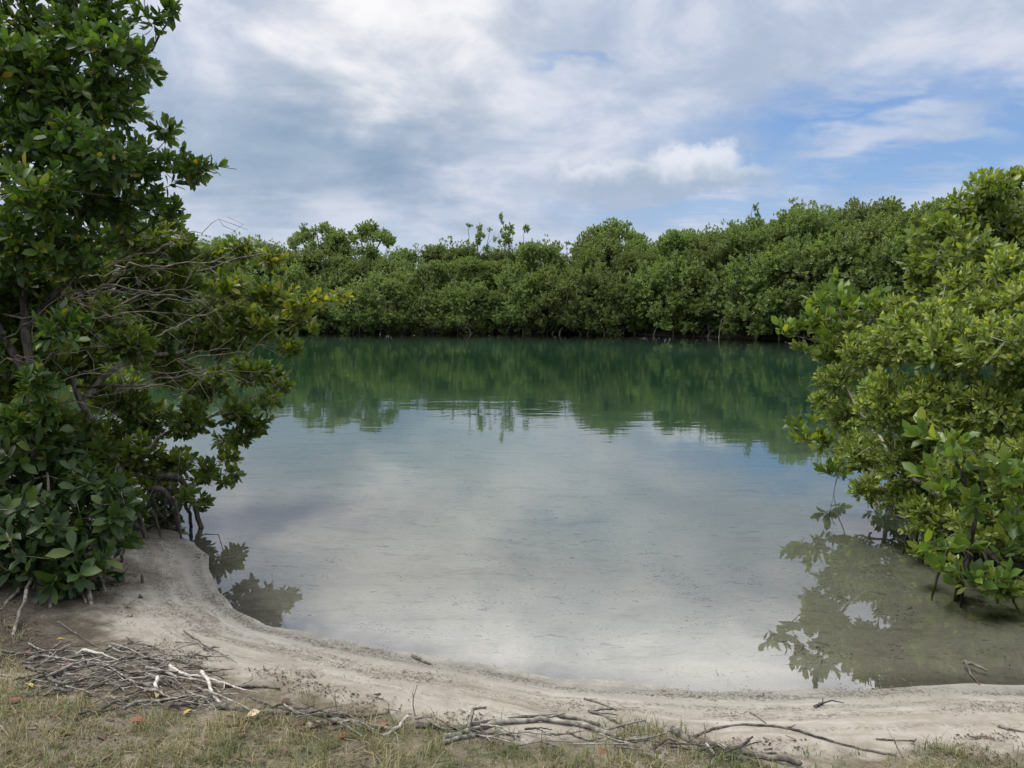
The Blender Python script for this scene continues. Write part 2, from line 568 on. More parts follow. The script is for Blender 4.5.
    bed = k.mix(k.smooth(nbf, 0.60, 0.67, 0.0, 0.75), bed, (0.08, 0.075, 0.05, 1))
    bed = k.mix(k.smooth(k.add(k.mul(n3, 0.5), k.mul(nb, 0.5)), 0.57, 0.62, 0.0, 0.7), bed, (0.07, 0.062, 0.04, 1))
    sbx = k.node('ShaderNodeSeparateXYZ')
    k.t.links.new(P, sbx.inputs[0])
    litter_shade = k.smooth(k.add(sbx.outputs[0], k.add(k.mul(k.sub(nb, 0.5), 1.2), k.mul(sbx.outputs[1], 0.06))), 1.35, 2.3)
    litter_shade = k.m('MAXIMUM', litter_shade, k.smooth(k.add(sbx.outputs[0], k.mul(k.sub(nb, 0.5), 0.8)), -1.5, -2.1))
    bed = k.mix(k.mul(litter_shade, 0.42), bed, k.mix(nbf, (0.10, 0.088, 0.055, 1), (0.30, 0.27, 0.19, 1)))  # litter near the bushes, with their shade and dark reflection put into the colour
    far = k.smooth(k.add(s, k.mul(k.sub(nb, 0.5), 2.0)), 5.5, 11.0)
    bed = k.mix(k.mul(far, 0.85), bed, (0.17, 0.22, 0.18, 1))  # green tone stands in for the dim light of deep water
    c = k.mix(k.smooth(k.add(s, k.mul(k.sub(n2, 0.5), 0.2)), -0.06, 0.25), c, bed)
    # dark peaty mud among the mangroves on the far and side banks
    sp = k.node('ShaderNodeSeparateXYZ')
    k.t.links.new(P, sp.inputs[0])
    mud = k.m('MAXIMUM', k.smooth(sp.outputs[1], 24.0, 27.0), k.smooth(sp.outputs[0], 6.0, 8.0))
    mud = k.mul(mud, k.smooth(s, 6.0, 0.5))
    c = k.mix(mud, c, k.mix(n2, (0.025, 0.021, 0.016, 1), (0.07, 0.058, 0.042, 1)))
    bs = k.node('ShaderNodeBsdfPrincipled')
    k.put(bs.inputs['Base Color'], c)
    k.put(bs.inputs['Roughness'], k.sub(0.92, k.mul(damp, 0.35)))
    bs.inputs['Specular IOR Level'].default_value = 0.3
    bp = k.node('ShaderNodeBump')
    bp.inputs['Strength'].default_value = 0.7
    bp.inputs['Distance'].default_value = 0.045
    mp = k.node('ShaderNodeMapping')
    k.t.links.new(P, mp.inputs[0])
    k.put(bp.inputs['Height'], k.add(k.mul(n2, 0.55), k.add(k.mul(n3, 0.35), k.mul(n4, 0.12))))
    k.t.links.new(bp.outputs[0], bs.inputs['Normal'])
    k.t.links.new(bs.outputs[0], out.inputs[0])
    return m


xs = axis(-4.6, 4.6, 0.035, -700, 700, 1.10)
ys = axis(2.2, 7.2, 0.03, -150, 1200, 1.10)
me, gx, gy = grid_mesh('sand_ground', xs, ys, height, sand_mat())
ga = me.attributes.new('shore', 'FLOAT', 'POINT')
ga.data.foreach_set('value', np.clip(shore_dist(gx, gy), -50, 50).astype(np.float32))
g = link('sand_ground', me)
g['kind'] = 'structure'


def water_mat():
    m, k, out = new_mat('clear_lagoon_water')
    tc = k.node('ShaderNodeTexCoord')
    P = tc.outputs['Object']
    mp = k.node('ShaderNodeMapping')
    mp.inputs['Scale'].default_value = (0.55, 1.6, 1)
    k.t.links.new(P, mp.inputs[0])
    n1 = k.noise(mp.outputs[0], 0.9, 3, 0.5, 0.4)
    n2 = k.noise(mp.outputs[0], 3.4, 3, 0.5, 0.3)
    # calm by the beach, breeze further out in patches
    sep = k.node('ShaderNodeSeparateXYZ')
    k.t.links.new(P, sep.inputs[0])
    nb = k.noise(P, 0.12, 3, 0.5)
    breeze = k.add(k.smooth(sep.outputs[1], 4.0, 14.0, 0.12, 0.55), k.mul(k.smooth(nb, 0.45, 0.62), k.smooth(sep.outputs[1], 6.0, 14.0, 0.0, 0.5)))
    h = k.mul(k.add(k.mul(n1, 1.0), k.mul(n2, 0.32)), breeze)
    bp = k.node('ShaderNodeBump')
    bp.inputs['Strength'].default_value = 1.0
    bp.inputs['Distance'].default_value = 0.006
    k.put(bp.inputs['Height'], h)
    fr = k.node('ShaderNodeFresnel')
    fr.inputs['IOR'].default_value = 2.2
    k.t.links.new(bp.outputs[0], fr.inputs['Normal'])
    gl = k.node('ShaderNodeBsdfGlossy')
    gl.inputs['Roughness'].default_value = 0.01
    gl.inputs['Color'].default_value = (1, 1, 1, 1)
    k.t.links.new(bp.outputs[0], gl.inputs['Normal'])
    tr = k.node('ShaderNodeBsdfTransparent')
    mx = k.node('ShaderNodeMixShader')
    k.put(mx.inputs[0], fr.outputs[0])
    k.t.links.new(tr.outputs[0], mx.inputs[1])
    k.t.links.new(gl.outputs[0], mx.inputs[2])
    k.t.links.new(mx.outputs[0], out.inputs[0])
    va = k.node('ShaderNodeVolumeAbsorption')
    va.inputs['Color'].default_value = (0.20, 0.66, 0.54, 1)
    va.inputs['Density'].default_value = 0.38
    k.t.links.new(va.outputs[0], out.inputs['Volume'])
    return m


def box_mesh(name, lo, hi, mat):
    (x0, y0, z0), (x1, y1, z1) = lo, hi
    v = [(x0, y0, z0), (x1, y0, z0), (x1, y1, z0), (x0, y1, z0), (x0, y0, z1), (x1, y0, z1), (x1, y1, z1), (x0, y1, z1)]
    f = np.array([(0, 3, 2, 1), (4, 5, 6, 7), (0, 1, 5, 4), (1, 2, 6, 5), (2, 3, 7, 6), (3, 0, 4, 7)])
    return np_mesh(name, v, [f], mat, smooth=False)


w = link('lagoon_water', box_mesh('lagoon_water', (-68, 2.9, -3.5), (78, 55, 0.0), water_mat()))
w['kind'] = 'structure'


# ------------------------------------------------------------------ plant building
def unit(v):
    return v / np.maximum(np.linalg.norm(v, axis=-1, keepdims=True), 1e-9)


def frames(d):
    up = np.where(np.abs(d[..., 2:3]) > 0.93, np.array([1.0, 0, 0]), np.array([0, 0, 1.0]))
    a = unit(np.cross(d, up))
    b = np.cross(d, a)
    return a, b


# leaf outlines: (along, across, lift), obovate blade with a folded midrib
NEAR_T = np.array([(0, 0, 0), (0.10, 0.03, 0.0), (0.10, -0.03, 0.0),
                   (0.42, 0.185, 0.035), (0.42, 0, 0.0), (0.42, -0.185, 0.035),
                   (0.74, 0.20, 0.02), (0.74, 0, -0.02), (0.74, -0.20, 0.02), (1.0, 0, -0.08)])
NEAR_TRI = np.array([(0, 2, 1), (1, 4, 3), (1, 2, 4), (2, 5, 4), (6, 7, 9), (7, 8, 9)])
NEAR_Q = np.array([(3, 4, 7, 6), (4, 5, 8, 7)])
FAR_T = np.array([(0, 0, 0), (0.55, 0.22, 0.04), (0.55, -0.22, 0.04), (1.0, 0, -0.04)])
FAR_TRI = np.array([(0, 2, 1), (1, 2, 3)])


def leaf_mesh(name, pts, dirs, per, L, mat, rng, far=False, tmin=0.35, tmax=1.35, back=0.9, lift=0.15, slim=1.0, Lvar=0.42):
    """Whorls of leaves round every twig tip, one mesh."""
    n = len(pts)
    idx = np.repeat(np.arange(n), per)
    kk = np.tile(np.arange(per), n)
    P, D = pts[idx], unit(dirs[idx] + rng.normal(0, 0.08, (len(idx), 3)))
    A, B = frames(D)
    az = kk * 2.399963 + np.repeat(rng.uniform(0, 6.28, n), per) + rng.normal(0, 0.25, len(idx))
    rad = A * np.cos(az)[:, None] + B * np.sin(az)[:, None]
    u = kk / max(per - 1, 1)
    th = tmin + (tmax - tmin) * u + rng.normal(0, 0.16, len(idx))
    ax = D * np.cos(th)[:, None] + rad * np.sin(th)[:, None]
    nm = D * np.sin(th)[:, None] - rad * np.cos(th)[:, None]
    ax = unit(ax + np.array([0, 0, lift]) * (0.4 + rng.random((len(idx), 1))))
    nm = unit(nm - ax * np.sum(nm * ax, 1, keepdims=True))
    sd_ = np.cross(nm, ax)
    roll = rng.normal(0, 0.35, len(idx))
    c, s = np.cos(roll)[:, None], np.sin(roll)[:, None]
    sd_, nm = sd_ * c + nm * s, nm * c - sd_ * s
    ln = L * (1 + rng.uniform(-Lvar, Lvar * 0.7, len(idx)))
    base = P - D * (u * L * back)[:, None]
    T = FAR_T if far else NEAR_T
    tri = FAR_TRI if far else NEAR_TRI
    curl = rng.uniform(0.2, 2.2, len(idx))
    V = (base[:, None, :] + ln[:, None, None] * (T[None, :, 0:1] * ax[:, None, :] + slim * T[None, :, 1:2] * sd_[:, None, :]
         + T[None, :, 2:3] * curl[:, None, None] * nm[:, None, :]))
    nv = len(T)
    off = (np.arange(len(idx)) * nv)[:, None, None]
    faces = [(off + tri[None]).reshape(-1, 3)]
    if not far:
        faces.append((off + NEAR_Q[None]).reshape(-1, 4))
    return np_mesh(name, V.reshape(-1, 3), faces, mat)


class Skeleton:
    def __init__(self):
        self.p, self.par, self.plen, self.minr = [], [], [], []

    def add(self, pos, par, minr=0.0):
        self.p.append(np.asarray(pos, float))
        self.par.append(par)
        self.plen.append(0.0 if par < 0 else self.plen[par] + float(np.linalg.norm(self.p[-1] - self.p[par])))
        self.minr.append(minr)
        return len(self.p) - 1

    def limb(self, pts, start=-1, step=0.12, r0=0.03, r1=0.01, wob=0.02, rng=None):
        """Polyline limb through given points, smoothed (Catmull-Rom)."""
        pts = [np.asarray(q, float) for q in pts]
        if start >= 0:
            pts = [self.p[start]] + pts
        q = [2 * pts[0] - pts[1]] + pts + [2 * pts[-1] - pts[-2]]
        tot = sum(np.linalg.norm(b - a) for a, b in zip(pts[:-1], pts[1:]))
        run, last, ids = 0.0, start, []
        if start < 0:
            last = self.add(pts[0], -1, r0)
            ids.append(last)
        for i in range(1, len(q) - 2):
            p0, p1, p2, p3 = q[i - 1:i + 3]
            sl = np.linalg.norm(p2 - p1)
            n = max(1, int(sl / step))
            for j in range(1, n + 1):
                t = j / n
                v = 0.5 * ((2 * p1) + (-p0 + p2) * t + (2 * p0 - 5 * p1 + 4 * p2 - p3) * t * t + (-p0 + 3 * p1 - 3 * p2 + p3) * t ** 3)
                if rng is not None:
                    v = v + rng.normal(0, wob, 3)
                run += sl / n
                last = self.add(v, last, r0 + (r1 - r0) * min(1, run / tot))
                ids.append(last)
        return ids

    def connect(self, targets, rng, alpha=0.35, step=0.13, sag=0.12, order_from=None):
        """Join every target to the nearest sensible place on the skeleton; returns tip ids."""
        P = np.zeros((len(self.p) + len(targets) * 14 + 100, 3))
        PL = np.zeros(len(P))
        n = len(self.p)
        P[:n] = np.array(self.p)
        PL[:n] = np.array(self.plen)
        d0 = np.array([np.min(np.linalg.norm(P[:n] - t, axis=1)) for t in targets])
        tips = np.zeros(len(targets), int)
        for ti in np.argsort(d0):
            t = targets[ti]
            d = np.linalg.norm(P[:n] - t, axis=1)
            j = int(np.argmin(d + alpha * PL[:n] * np.minimum(1, d / 0.3)))
            a = P[j].copy()
            dist = d[j]
            k = min(10, max(1, int(dist / step)))
            ctrl = (a + t) / 2 + rng.normal(0, 0.10, 3) * dist + np.array([0, 0, -sag * dist])
            last = j
            for q in range(1, k + 1):
                u = q / k
                v = (1 - u) ** 2 * a + 2 * u * (1 - u) * ctrl + u * u * t
                if n + 1 >= len(P):
                    break
                last = self.add(v, last)
                P[n] = v
                PL[n] = self.plen[last]
                n += 1
            tips[ti] = last
        return tips

    def radii(self, tip=0.003, power=2.3):
        n = len(self.p)
        acc = np.zeros(n)
        kids = np.zeros(n, int)
        for i in range(n):
            if self.par[i] >= 0:
                kids[self.par[i]] += 1
        r = np.zeros(n)
        for i in range(n - 1, -1, -1):
            a = acc[i] if kids[i] else tip ** power
            r[i] = max(a ** (1 / power), self.minr[i])
            if self.par[i] >= 0:
                acc[self.par[i]] += a
        return r

    def dirs(self, tips):
        out = np.zeros((len(tips), 3))
        for k_, i in enumerate(tips):
            j = self.par[i]
            out[k_] = self.p[i] - self.p[j] if j >= 0 else (0, 0, 1)
        return unit(out)

    def mesh(self, name, mat, r, rmin=0.0, sides=(4, 6, 8), skip_from=None):
        n = len(self.p)
        ch = [[] for _ in range(n)]
        roots = []
        for i in range(n):
            (ch[self.par[i]].append(i) if self.par[i] >= 0 else roots.append(i))
        chains = []
        stack = [(rt, None) for rt in roots]
        while stack:
            i, frm = stack.pop()
            c = [frm, i] if frm is not None else [i]
            while ch[i]:
                ks = sorted(ch[i], key=lambda q: -r[q])
                for o in ks[1:]:
                    stack.append((o, i))
                i = ks[0]
                c.append(i)
            if len(c) > 1:
                chains.append(c)
        V, Q, T, base = [], [], [], 0
        for c in chains:
            pts = np.array([self.p[i] for i in c])
            rr = np.array([r[i] for i in c])
            if len(c) > 1 and self.par[c[1]] == c[0] and rr[0] > rr[1] * 1.3 and c[0] not in roots:
                rr[0] = rr[1]
            if rr.max() < rmin:
                continue
            v, q, t = tube(pts, rr, sides[0] if rr.max() < 0.012 else (sides[1] if rr.max() < 0.04 else sides[2]))
            V.append(v)
            Q.append(q + base)
            T.append(t + base)
            base += len(v)
        return np_mesh(name, np.concatenate(V), [np.concatenate(Q), np.concatenate(T)], mat)


def tube(pts, rr, k):
    pts = np.asarray(pts, float)
    n = len(pts)
    tan = unit(np.gradient(pts, axis=0))
    a = np.zeros((n, 3))
    a0, _ = frames(tan[0:1])
    cur = a0[0]
    for i in range(n):
        cur = cur - tan[i] * np.dot(cur, tan[i])
        nn = np.linalg.norm(cur)
        cur = cur / nn if nn > 1e-6 else frames(tan[i:i + 1])[0][0]
        a[i] = cur
    b = np.cross(tan, a)
    ang = np.arange(k) * 2 * math.pi / k
    V = pts[:, None, :] + rr[:, None, None] * (np.cos(ang)[None, :, None] * a[:, None, :] + np.sin(ang)[None, :, None] * b[:, None, :])
    V = V.reshape(-1, 3)
    q = []
    for i in range(n - 1):
        for j in range(k):
            q.append((i * k + j, i * k + (j + 1) % k, (i + 1) * k + (j + 1) % k, (i + 1) * k + j))
    V = np.concatenate([V, pts[-1:] + tan[-1:] * rr[-1], pts[:1]])
    t = [((n - 1) * k + j, (n - 1) * k + (j + 1) % k, n * k) for j in range(k)]
    t += [((j + 1) % k, j, n * k + 1) for j in range(k)]
    return V, np.array(q), np.array(t)


def lobe_points(lobes, density, rng, depth_jit=0.35, min_gap=0.05, squash=0.8):
    """Twig tips spread through ball-shaped leaf clumps; lobes = (px, py, Y, radius in px)."""
    out, outd = [], []
    for (px, py, Y, rp) in lobes:
        c = pt(px, py, Y + rng.uniform(-depth_jit, depth_jit))
        rad = rp / FPX * Y
        n = max(5, int(density * rad * rad * math.pi))
        v = unit(rng.normal(0, 1, (n, 3)))
        rr = rad * rng.random(n) ** 0.42
        p = c + v * rr[:, None] * np.array([1, 1, squash])
        out.append(p)
        outd.append(v)
    P = np.concatenate(out)
    D = np.concatenate(outd)
    keep = np.ones(len(P), bool)
    for i in range(len(P)):
        if keep[i]:
            d = np.linalg.norm(P[i + 1:] - P[i], axis=1)
            keep[i + 1:] &= d > min_gap
    return P[keep], D[keep]


def local(arr, base):
    return arr - np.asarray(base)[None]


def near_tree(name, label, cat, base, limbs, lobes, density, per, L, leaf, bark, seed, min_gap=0.06, alpha=0.3,
              tip=0.0028, trunk_r=0.05, tmin=0.35, tmax=1.3, lift=0.15, slim=1.0, depth_jit=0.35, bare=0, group=None, up=0.35):
    rng = np.random.default_rng(seed)
    base = np.asarray(base, float)
    root = thing(name, label, cat, base, group)
    P, D = lobe_points(lobes, density, rng, depth_jit, min_gap)
    gz = np.maximum(height(P[:, 0], P[:, 1]), 0.0)
    ok = P[:, 2] > gz + 0.04
    P, D = P[ok], D[ok]
    sk = Skeleton()
    first = True
    for lb in limbs:
        pts = [np.asarray(q, float) - base for q in lb['pts']]
        if first:
            sk.limb(pts, -1, 0.1, lb['r'][0], lb['r'][1], 0.008, rng)
            first = False
        else:
            arr = np.array(sk.p)
            j = int(np.argmin(np.linalg.norm(arr - pts[0], axis=1)))
            sk.limb(pts[1:] if len(pts) > 1 else pts, j, 0.1, lb['r'][0], lb['r'][1], 0.012, rng)
    nt = len(P)
    step_ = max(1, math.ceil(nt / 1100))
    tips = sk.connect((P - base)[::step_], rng, alpha=alpha)
    r = sk.radii(tip)
    # cap trunk thickness
    r = np.minimum(r, trunk_r)
    sdir = D.copy()
    sdir[::step_] = sk.dirs(tips)
    dd = unit(sdir + 0.6 * D + np.array([0, 0, up]))
    tp = P - base
    if bare:
        # dead leafless twigs between the living ones
        c = tp[rng.integers(0, len(tp), bare)]
        tg = c + unit(rng.normal(0, 1, (bare, 3)) * np.array([1, 0.7, 0.6])) * rng.uniform(0.08, 0.3, (bare, 1))
        sk.connect(tg, rng, alpha=0.2, sag=0.0)
        r = np.minimum(sk.radii(tip * 0.8), trunk_r)
    link('trunk', sk.mesh('trunk', bark, r), root)
    link('crown', leaf_mesh('crown', tp, dd, per, L, leaf, rng, tmin=tmin, tmax=tmax, lift=lift, slim=slim), root)
    return root


def root_arc(parent, base, a, b, rise, r, mat, rng, name='prop_root', k=7):
    a, b = np.asarray(a, float), np.asarray(b, float)
    n = 12
    u = np.linspace(0, 1, n)[:, None]
    p = a * (1 - u) + b * u
    p[:, 2] += (rise * 4 * u * (1 - u))[:, 0]
    # roots leave sideways and drop steeply
    e = u ** 0.72
    p[:, :2] = (a[:2] * (1 - e) + b[:2] * e)
    p += rng.normal(0, 0.0045, p.shape)
    rr = r * (1.0 - 0.35 * u[:, 0]) * (1 + rng.normal(0, 0.06, n))
    v, q, t = tube(p - np.asarray(base), rr, k)
    return link(name, np_mesh(name, v, [q, t], mat), parent)


# ------------------------------------------------------------------ far mangroves
def far_proto(kind, seed):
    """One unit tree about 5.5 m tall, base at the origin; returns meshes."""
    rng = np.random.default_rng(seed)
    sk = Skeleton()
    lob = []
    fill = 0
    if kind == 'dense':
        H = 5.4
        nt = rng.integers(2, 4)
        for q in range(nt):
            a = rng.uniform(0, 6.28)
            sk.limb([(0.1 * q, 0.05 * q, 0.3), (0.5 * math.cos(a), 0.5 * math.sin(a), 1.6), (1.0 * math.cos(a), 1.0 * math.sin(a), 3.6)], -1, 0.25, 0.09, 0.04, 0.03, rng)
        for q in range(52):
            z = rng.uniform(0.7, H - 0.35)
            wr = 1.75 * math.sqrt(max(0.12, 1 - ((z - 2.9) / 2.7) ** 2))
            a = rng.uniform(0, 6.28)
            lob.append((wr * math.cos(a) * rng.uniform(0.5, 1), wr * math.sin(a) * rng.uniform(0.5, 1), z, rng.uniform(0.28, 0.66)))
        per, L, den, fill = 13, 0.098, 90, 480
    elif kind == 'low':
        H = 3.4
        for q in range(3):
            a = rng.uniform(0, 6.28)
            sk.limb([(0.1 * q, 0.05 * q, 0.3), (0.7 * math.cos(a), 0.7 * math.sin(a), 1.2), (1.2 * math.cos(a), 1.2 * math.sin(a), 2.2)], -1, 0.25, 0.06, 0.03, 0.03, rng)
        for q in range(46):
            z = rng.uniform(0.30, H - 0.35)
            wr = 1.9 * math.sqrt(max(0.15, 1 - ((z - 1.3) / 2.2) ** 2))
            a = rng.uniform(0, 6.28)
            lob.append((wr * math.cos(a) * rng.uniform(0.45, 1), wr * math.sin(a) * rng.uniform(0.45, 1), z, rng.uniform(0.25, 0.5)))
        per, L, den, fill = 13, 0.098, 90, 380
    elif kind == 'dome':
        for q in range(4):
            a = q * 1.57 + rng.uniform(-0.4, 0.4)
            sk.limb([(0.05 * q, 0, 0.3), (0.25 * math.cos(a), 0.25 * math.sin(a), 2.6), (0.9 * math.cos(a), 0.9 * math.sin(a), 4.2), (1.3 * math.cos(a), 1.3 * math.sin(a), 4.9)], -1, 0.25, 0.10, 0.03, 0.03, rng)
        for q in range(22):
            a = rng.uniform(0, 6.28)
            d = 1.9 * math.sqrt(rng.random())
            lob.append((d * math.cos(a), d * math.sin(a), 5.35 - 0.28 * d * d + rng.uniform(-0.25, 0.1), rng.uniform(0.28, 0.45)))
        for q in range(12):
            a = rng.uniform(0, 6.28)
            lob.append((1.4 * math.cos(a), 1.4 * math.sin(a), rng.uniform(1.2, 3.8), rng.uniform(0.4, 0.7)))
        per, L, den = 12, 0.115, 75
    else:  # airy, upright leaders
        for q in range(7):
            a = rng.uniform(0, 6.28)
            h = rng.uniform(4.6, 6.0)
            d = rng.uniform(0.3, 1.2)
            sk.limb([(0.04 * q, 0, 0.3), (0.4 * d * math.cos(a), 0.4 * d * math.sin(a), 2.2), (d * math.cos(a), d * math.sin(a), h)], -1, 0.25, 0.07, 0.012, 0.04, rng)
            for s in range(6):
                u = rng.uniform(0.55, 1.02)
                lob.append((d * u * math.cos(a) + rng.uniform(-.3, .3), d * u * math.sin(a) + rng.uniform(-.3, .3), h * u, rng.uniform(0.13, 0.28)))
        for q in range(14):
            a = rng.uniform(0, 6.28)
            lob.append((1.4 * math.cos(a), 1.4 * math.sin(a), rng.uniform(0.9, 3.6), rng.uniform(0.4, 0.7)))
        per, L, den = 11, 0.115, 75
    P, D = [], []
    for (x, y, z, rad) in lob:
        n = max(4, int(den * rad * rad * math.pi))
        v = unit(rng.normal(0, 1, (n, 3)))
        rr = rad * rng.random(n) ** 0.35
        P.append(np.array([x, y, z]) + v * rr[:, None] * np.array([1, 1, 0.85]))
        D.append(v)
    if fill:                                   # loose outer sprays that break up the clumps
        u = unit(rng.normal(0, 1, (fill, 3)))
        rr = rng.uniform(0.72, 1.06, fill)
        ext = np.array([1.95, 1.95, H * 0.5])
        P.append(np.array([0, 0, H * 0.5 + 0.1]) + u * rr[:, None] * ext)
        D.append(u)
        for q in range(int(rng.integers(5, 9))):   # young shoots above the crown
            a, d = rng.uniform(0, 6.28), 1.5 * math.sqrt(rng.random())
            zt = 0.1 + H * 0.5 + H * 0.5 * math.sqrt(1 - (d / 2.0) ** 2)
            for w_ in range(int(rng.integers(2, 14))):
                P.append(np.array([[d * math.cos(a) + rng.normal(0, .11), d * math.sin(a) + rng.normal(0, .11), zt - 0.15 + rng.uniform(0.0, 0.5)]]))
                D.append(np.array([[0.1, 0.1, 1.0]]))
    P, D = np.concatenate(P), np.concatenate(D)
    ok = P[:, 2] > 0.10
    P, D = P[ok], D[ok]
    tips = sk.connect(P[::4], rng, alpha=0.3, step=0.4, sag=0.05)
    r = np.minimum(sk.radii(0.006), 0.10)
    dd = unit(rng.normal(0, 0.35, D.shape) + D + np.array([0, 0, 0.45]))
    tp = P
    trunk = sk.mesh('trunk', M['bark_grey'], r, rmin=0.009, sides=(3, 5, 6))
    crown = leaf_mesh('crown', tp, dd, per, L, M['leaf_far'], rng, far=True, back=1.1, slim=1.25)
    roots = []
    for q in range(7):
        a = q * 0.9 + rng.uniform(-0.3, 0.3)
        d = rng.uniform(0.5, 1.3)
        z0 = rng.uniform(0.5, 1.1)
        n = 8
        u = np.linspace(0, 1, n)[:, None]
        p = np.concatenate([0.12 * math.cos(a) + d * math.cos(a) * u ** 0.7, 0.12 * math.sin(a) + d * math.sin(a) * u ** 0.7,
                            z0 * (1 - u) - 0.5 * u + 0.9 * u * (1 - u)], 1)
        p += rng.normal(0, 0.02, p.shape)
        v, qd, t = tube(p, np.linspace(0.035, 0.022, n), 5)
        roots.append(np_mesh('prop_root', v, [qd, t], M['bark_grey']))
    return trunk, crown, roots


PROTO = {}
for kind, cnt in (('dense', 5), ('low', 4), ('dome', 2), ('airy', 2)):
    PROTO[kind] = [far_proto(kind, 100 + 17 * i + len(kind)) for i in range(cnt)]
PH = {'dense': 5.3, 'low': 3.3, 'dome': 5.65, 'airy': 5.9}
_first = {}


def far_tree(px, Y, top, kind, label, group, rng, width=1.0):
    vi = int(rng.integers(0, len(PROTO[kind])))
    p = pt(px, 330, Y)
    z0 = max(hz(p[0], Y), -0.12) - (0.12 if kind == 'low' else 0.0)
    zt = pt(px, top, Y)[2]
    s = (zt - z0) / PH[kind]
    sw = max(0.75, min(1.25, s)) * width * rng.uniform(0.92, 1.1)
    rz = rng.uniform(0, 6.28)
    key = (kind, vi)
    if key in _first:
        return copy_tree(_first[key], (p[0], Y, z0), rz, (sw, sw, s), label, group)
    tr, cr, rts = PROTO[kind][vi]
    root = thing('mangrove_tree', label, 'mangrove', (p[0], Y, z0), group, rz)
    root.scale = (sw, sw, s)
    link('trunk', tr, root)
    link('crown', cr, root)
    for q in rts:
        link('prop_root', q, root)
    _first[key] = root
    return root


def shore_Y(px):
    return float(np.interp(px, [-200, 100, 300, 430, 560, 640, 720, 790, 860, 940, 1040, 1200], [46, 43, 42, 41.4, 40.5, 39.5, 37.6, 35, 33.0, 31.2, 29.5, 28]))


TOPX = [-60, 200, 250, 290, 320, 400, 420, 450, 520, 560, 590, 640, 690, 740, 775, 800, 850, 880, 905, 960, 1100]
TOPY = [238, 240, 240, 238, 240, 246, 249, 246, 245, 243, 240, 237, 228, 220, 218, 210, 208, 208, 203, 198, 190]


def seg(px):
    if px < 300: return 'behind the near left tree'
    if px < 395: return 'under the twin domed crowns'
    if px < 455: return 'below the skyline dip'
    if px < 545: return 'round the thin upright leaders'
    if px < 660: return 'round the umbrella crowned tree'
    if px < 760: return 'right of the umbrella crowned tree'
    return 'behind the pale right-hand shrub'


frng = np.random.default_rng(7)
# front row: low bushes hanging over the waterline
px = -60.0
while px < 1030:
    Y = shore_Y(px) + frng.uniform(-0.6, 0.4)
    top = float(np.interp(px, TOPX, TOPY)) + frng.uniform(24, 48)
    far_tree(px, Y, top, 'low', 'low bushy mangrove hanging over the far waterline ' + seg(px), 'low mangroves at the far waterline ' + seg(px), frng, 1.05)
    px += frng.uniform(22, 32)
# middle row
px = -110.0
while px < 1040:
    Y = shore_Y(px) + frng.uniform(1.3, 2.6)
    top = float(np.interp(px, TOPX, TOPY)) + frng.uniform(0, 17)
    far_tree(px, Y, top, 'dense', 'rounded dense green mangrove in the far wall of trees ' + seg(px), 'dense far mangroves ' + seg(px), frng)
    px += frng.uniform(30, 42)
# back row making the skyline
px = -140.0
while px < 1060:
    Y = shore_Y(px) + frng.uniform(3.8, 6.0)
    top = float(np.interp(px, TOPX, TOPY)) + frng.uniform(-6, 9)
    kd = 'airy' if frng.random() < 0.14 else 'dense'
    far_tree(px, Y, top, kd, ('thin topped' if kd == 'airy' else 'leafy') + ' mangrove making the far skyline ' + seg(px),
             ('thin topped' if kd == 'airy' else 'leafy') + ' skyline mangroves ' + seg(px), frng)
    px += frng.uniform(25, 36)
far_tree(322, 47, 221, 'dome', 'left one of twin domed mangroves above the far trees', 'domed far mangroves', frng, 0.95)
far_tree(366, 47.5, 217, 'dome', 'right one of twin domed mangroves above the far trees', 'domed far mangroves', frng, 0.9)
far_tree(611, 45.5, 217, 'dome', 'single umbrella crowned mangrove above the middle of the far skyline', 'domed far mangroves', frng, 0.85)
far_tree(474, 45, 219, 'airy', 'dark bushy topped mangrove rising left of thin upright leaders', 'airy far mangroves', frng, 0.8)
far_tree(513, 45.5, 216, 'airy', 'sparse mangrove with thin upright leaders against the pale sky', 'airy far mangroves', frng, 0.8)
far_tree(745, 42, 208, 'airy', 'thin topped mangrove poking above the skyline under the blue sky', 'airy far mangroves', frng, 0.7)

# the wood behind the front rows, one leafy mass
def thicket():
    rng = np.random.default_rng(321)
    n = 15000
    px_ = rng.uniform(-80, 1150, n)
    Y = np.array([shore_Y(a) for a in px_]) + rng.uniform(6.0, 13.0, n)
    top = np.interp(px_, TOPX, TOPY) + 22
    x = (px_ - 512) / FPX * Y
    zt = CAM_Z + (297.4 - top) / FPX * Y
    z = 0.25 + (zt - 0.25) * rng.random(n) ** 0.8
    P = np.stack([x, Y, z], 1)
    D = unit(rng.normal(0, 1, (n, 3)) + np.array([0, -0.3, 0.5]))
    o = link('mangrove_thicket', leaf_mesh('mangrove_thicket', P, D, 7, 0.24, M['leaf_far'], rng, far=True, slim=1.2, back=1.5))
    o['kind'] = 'stuff'
    tag(o, 'dark leafy depth of the mangrove wood behind the front trees', 'thicket')


thicket()

# ------------------------------------------------------------------ near trees, left
def gp(px, py):
    return ground(px, py)


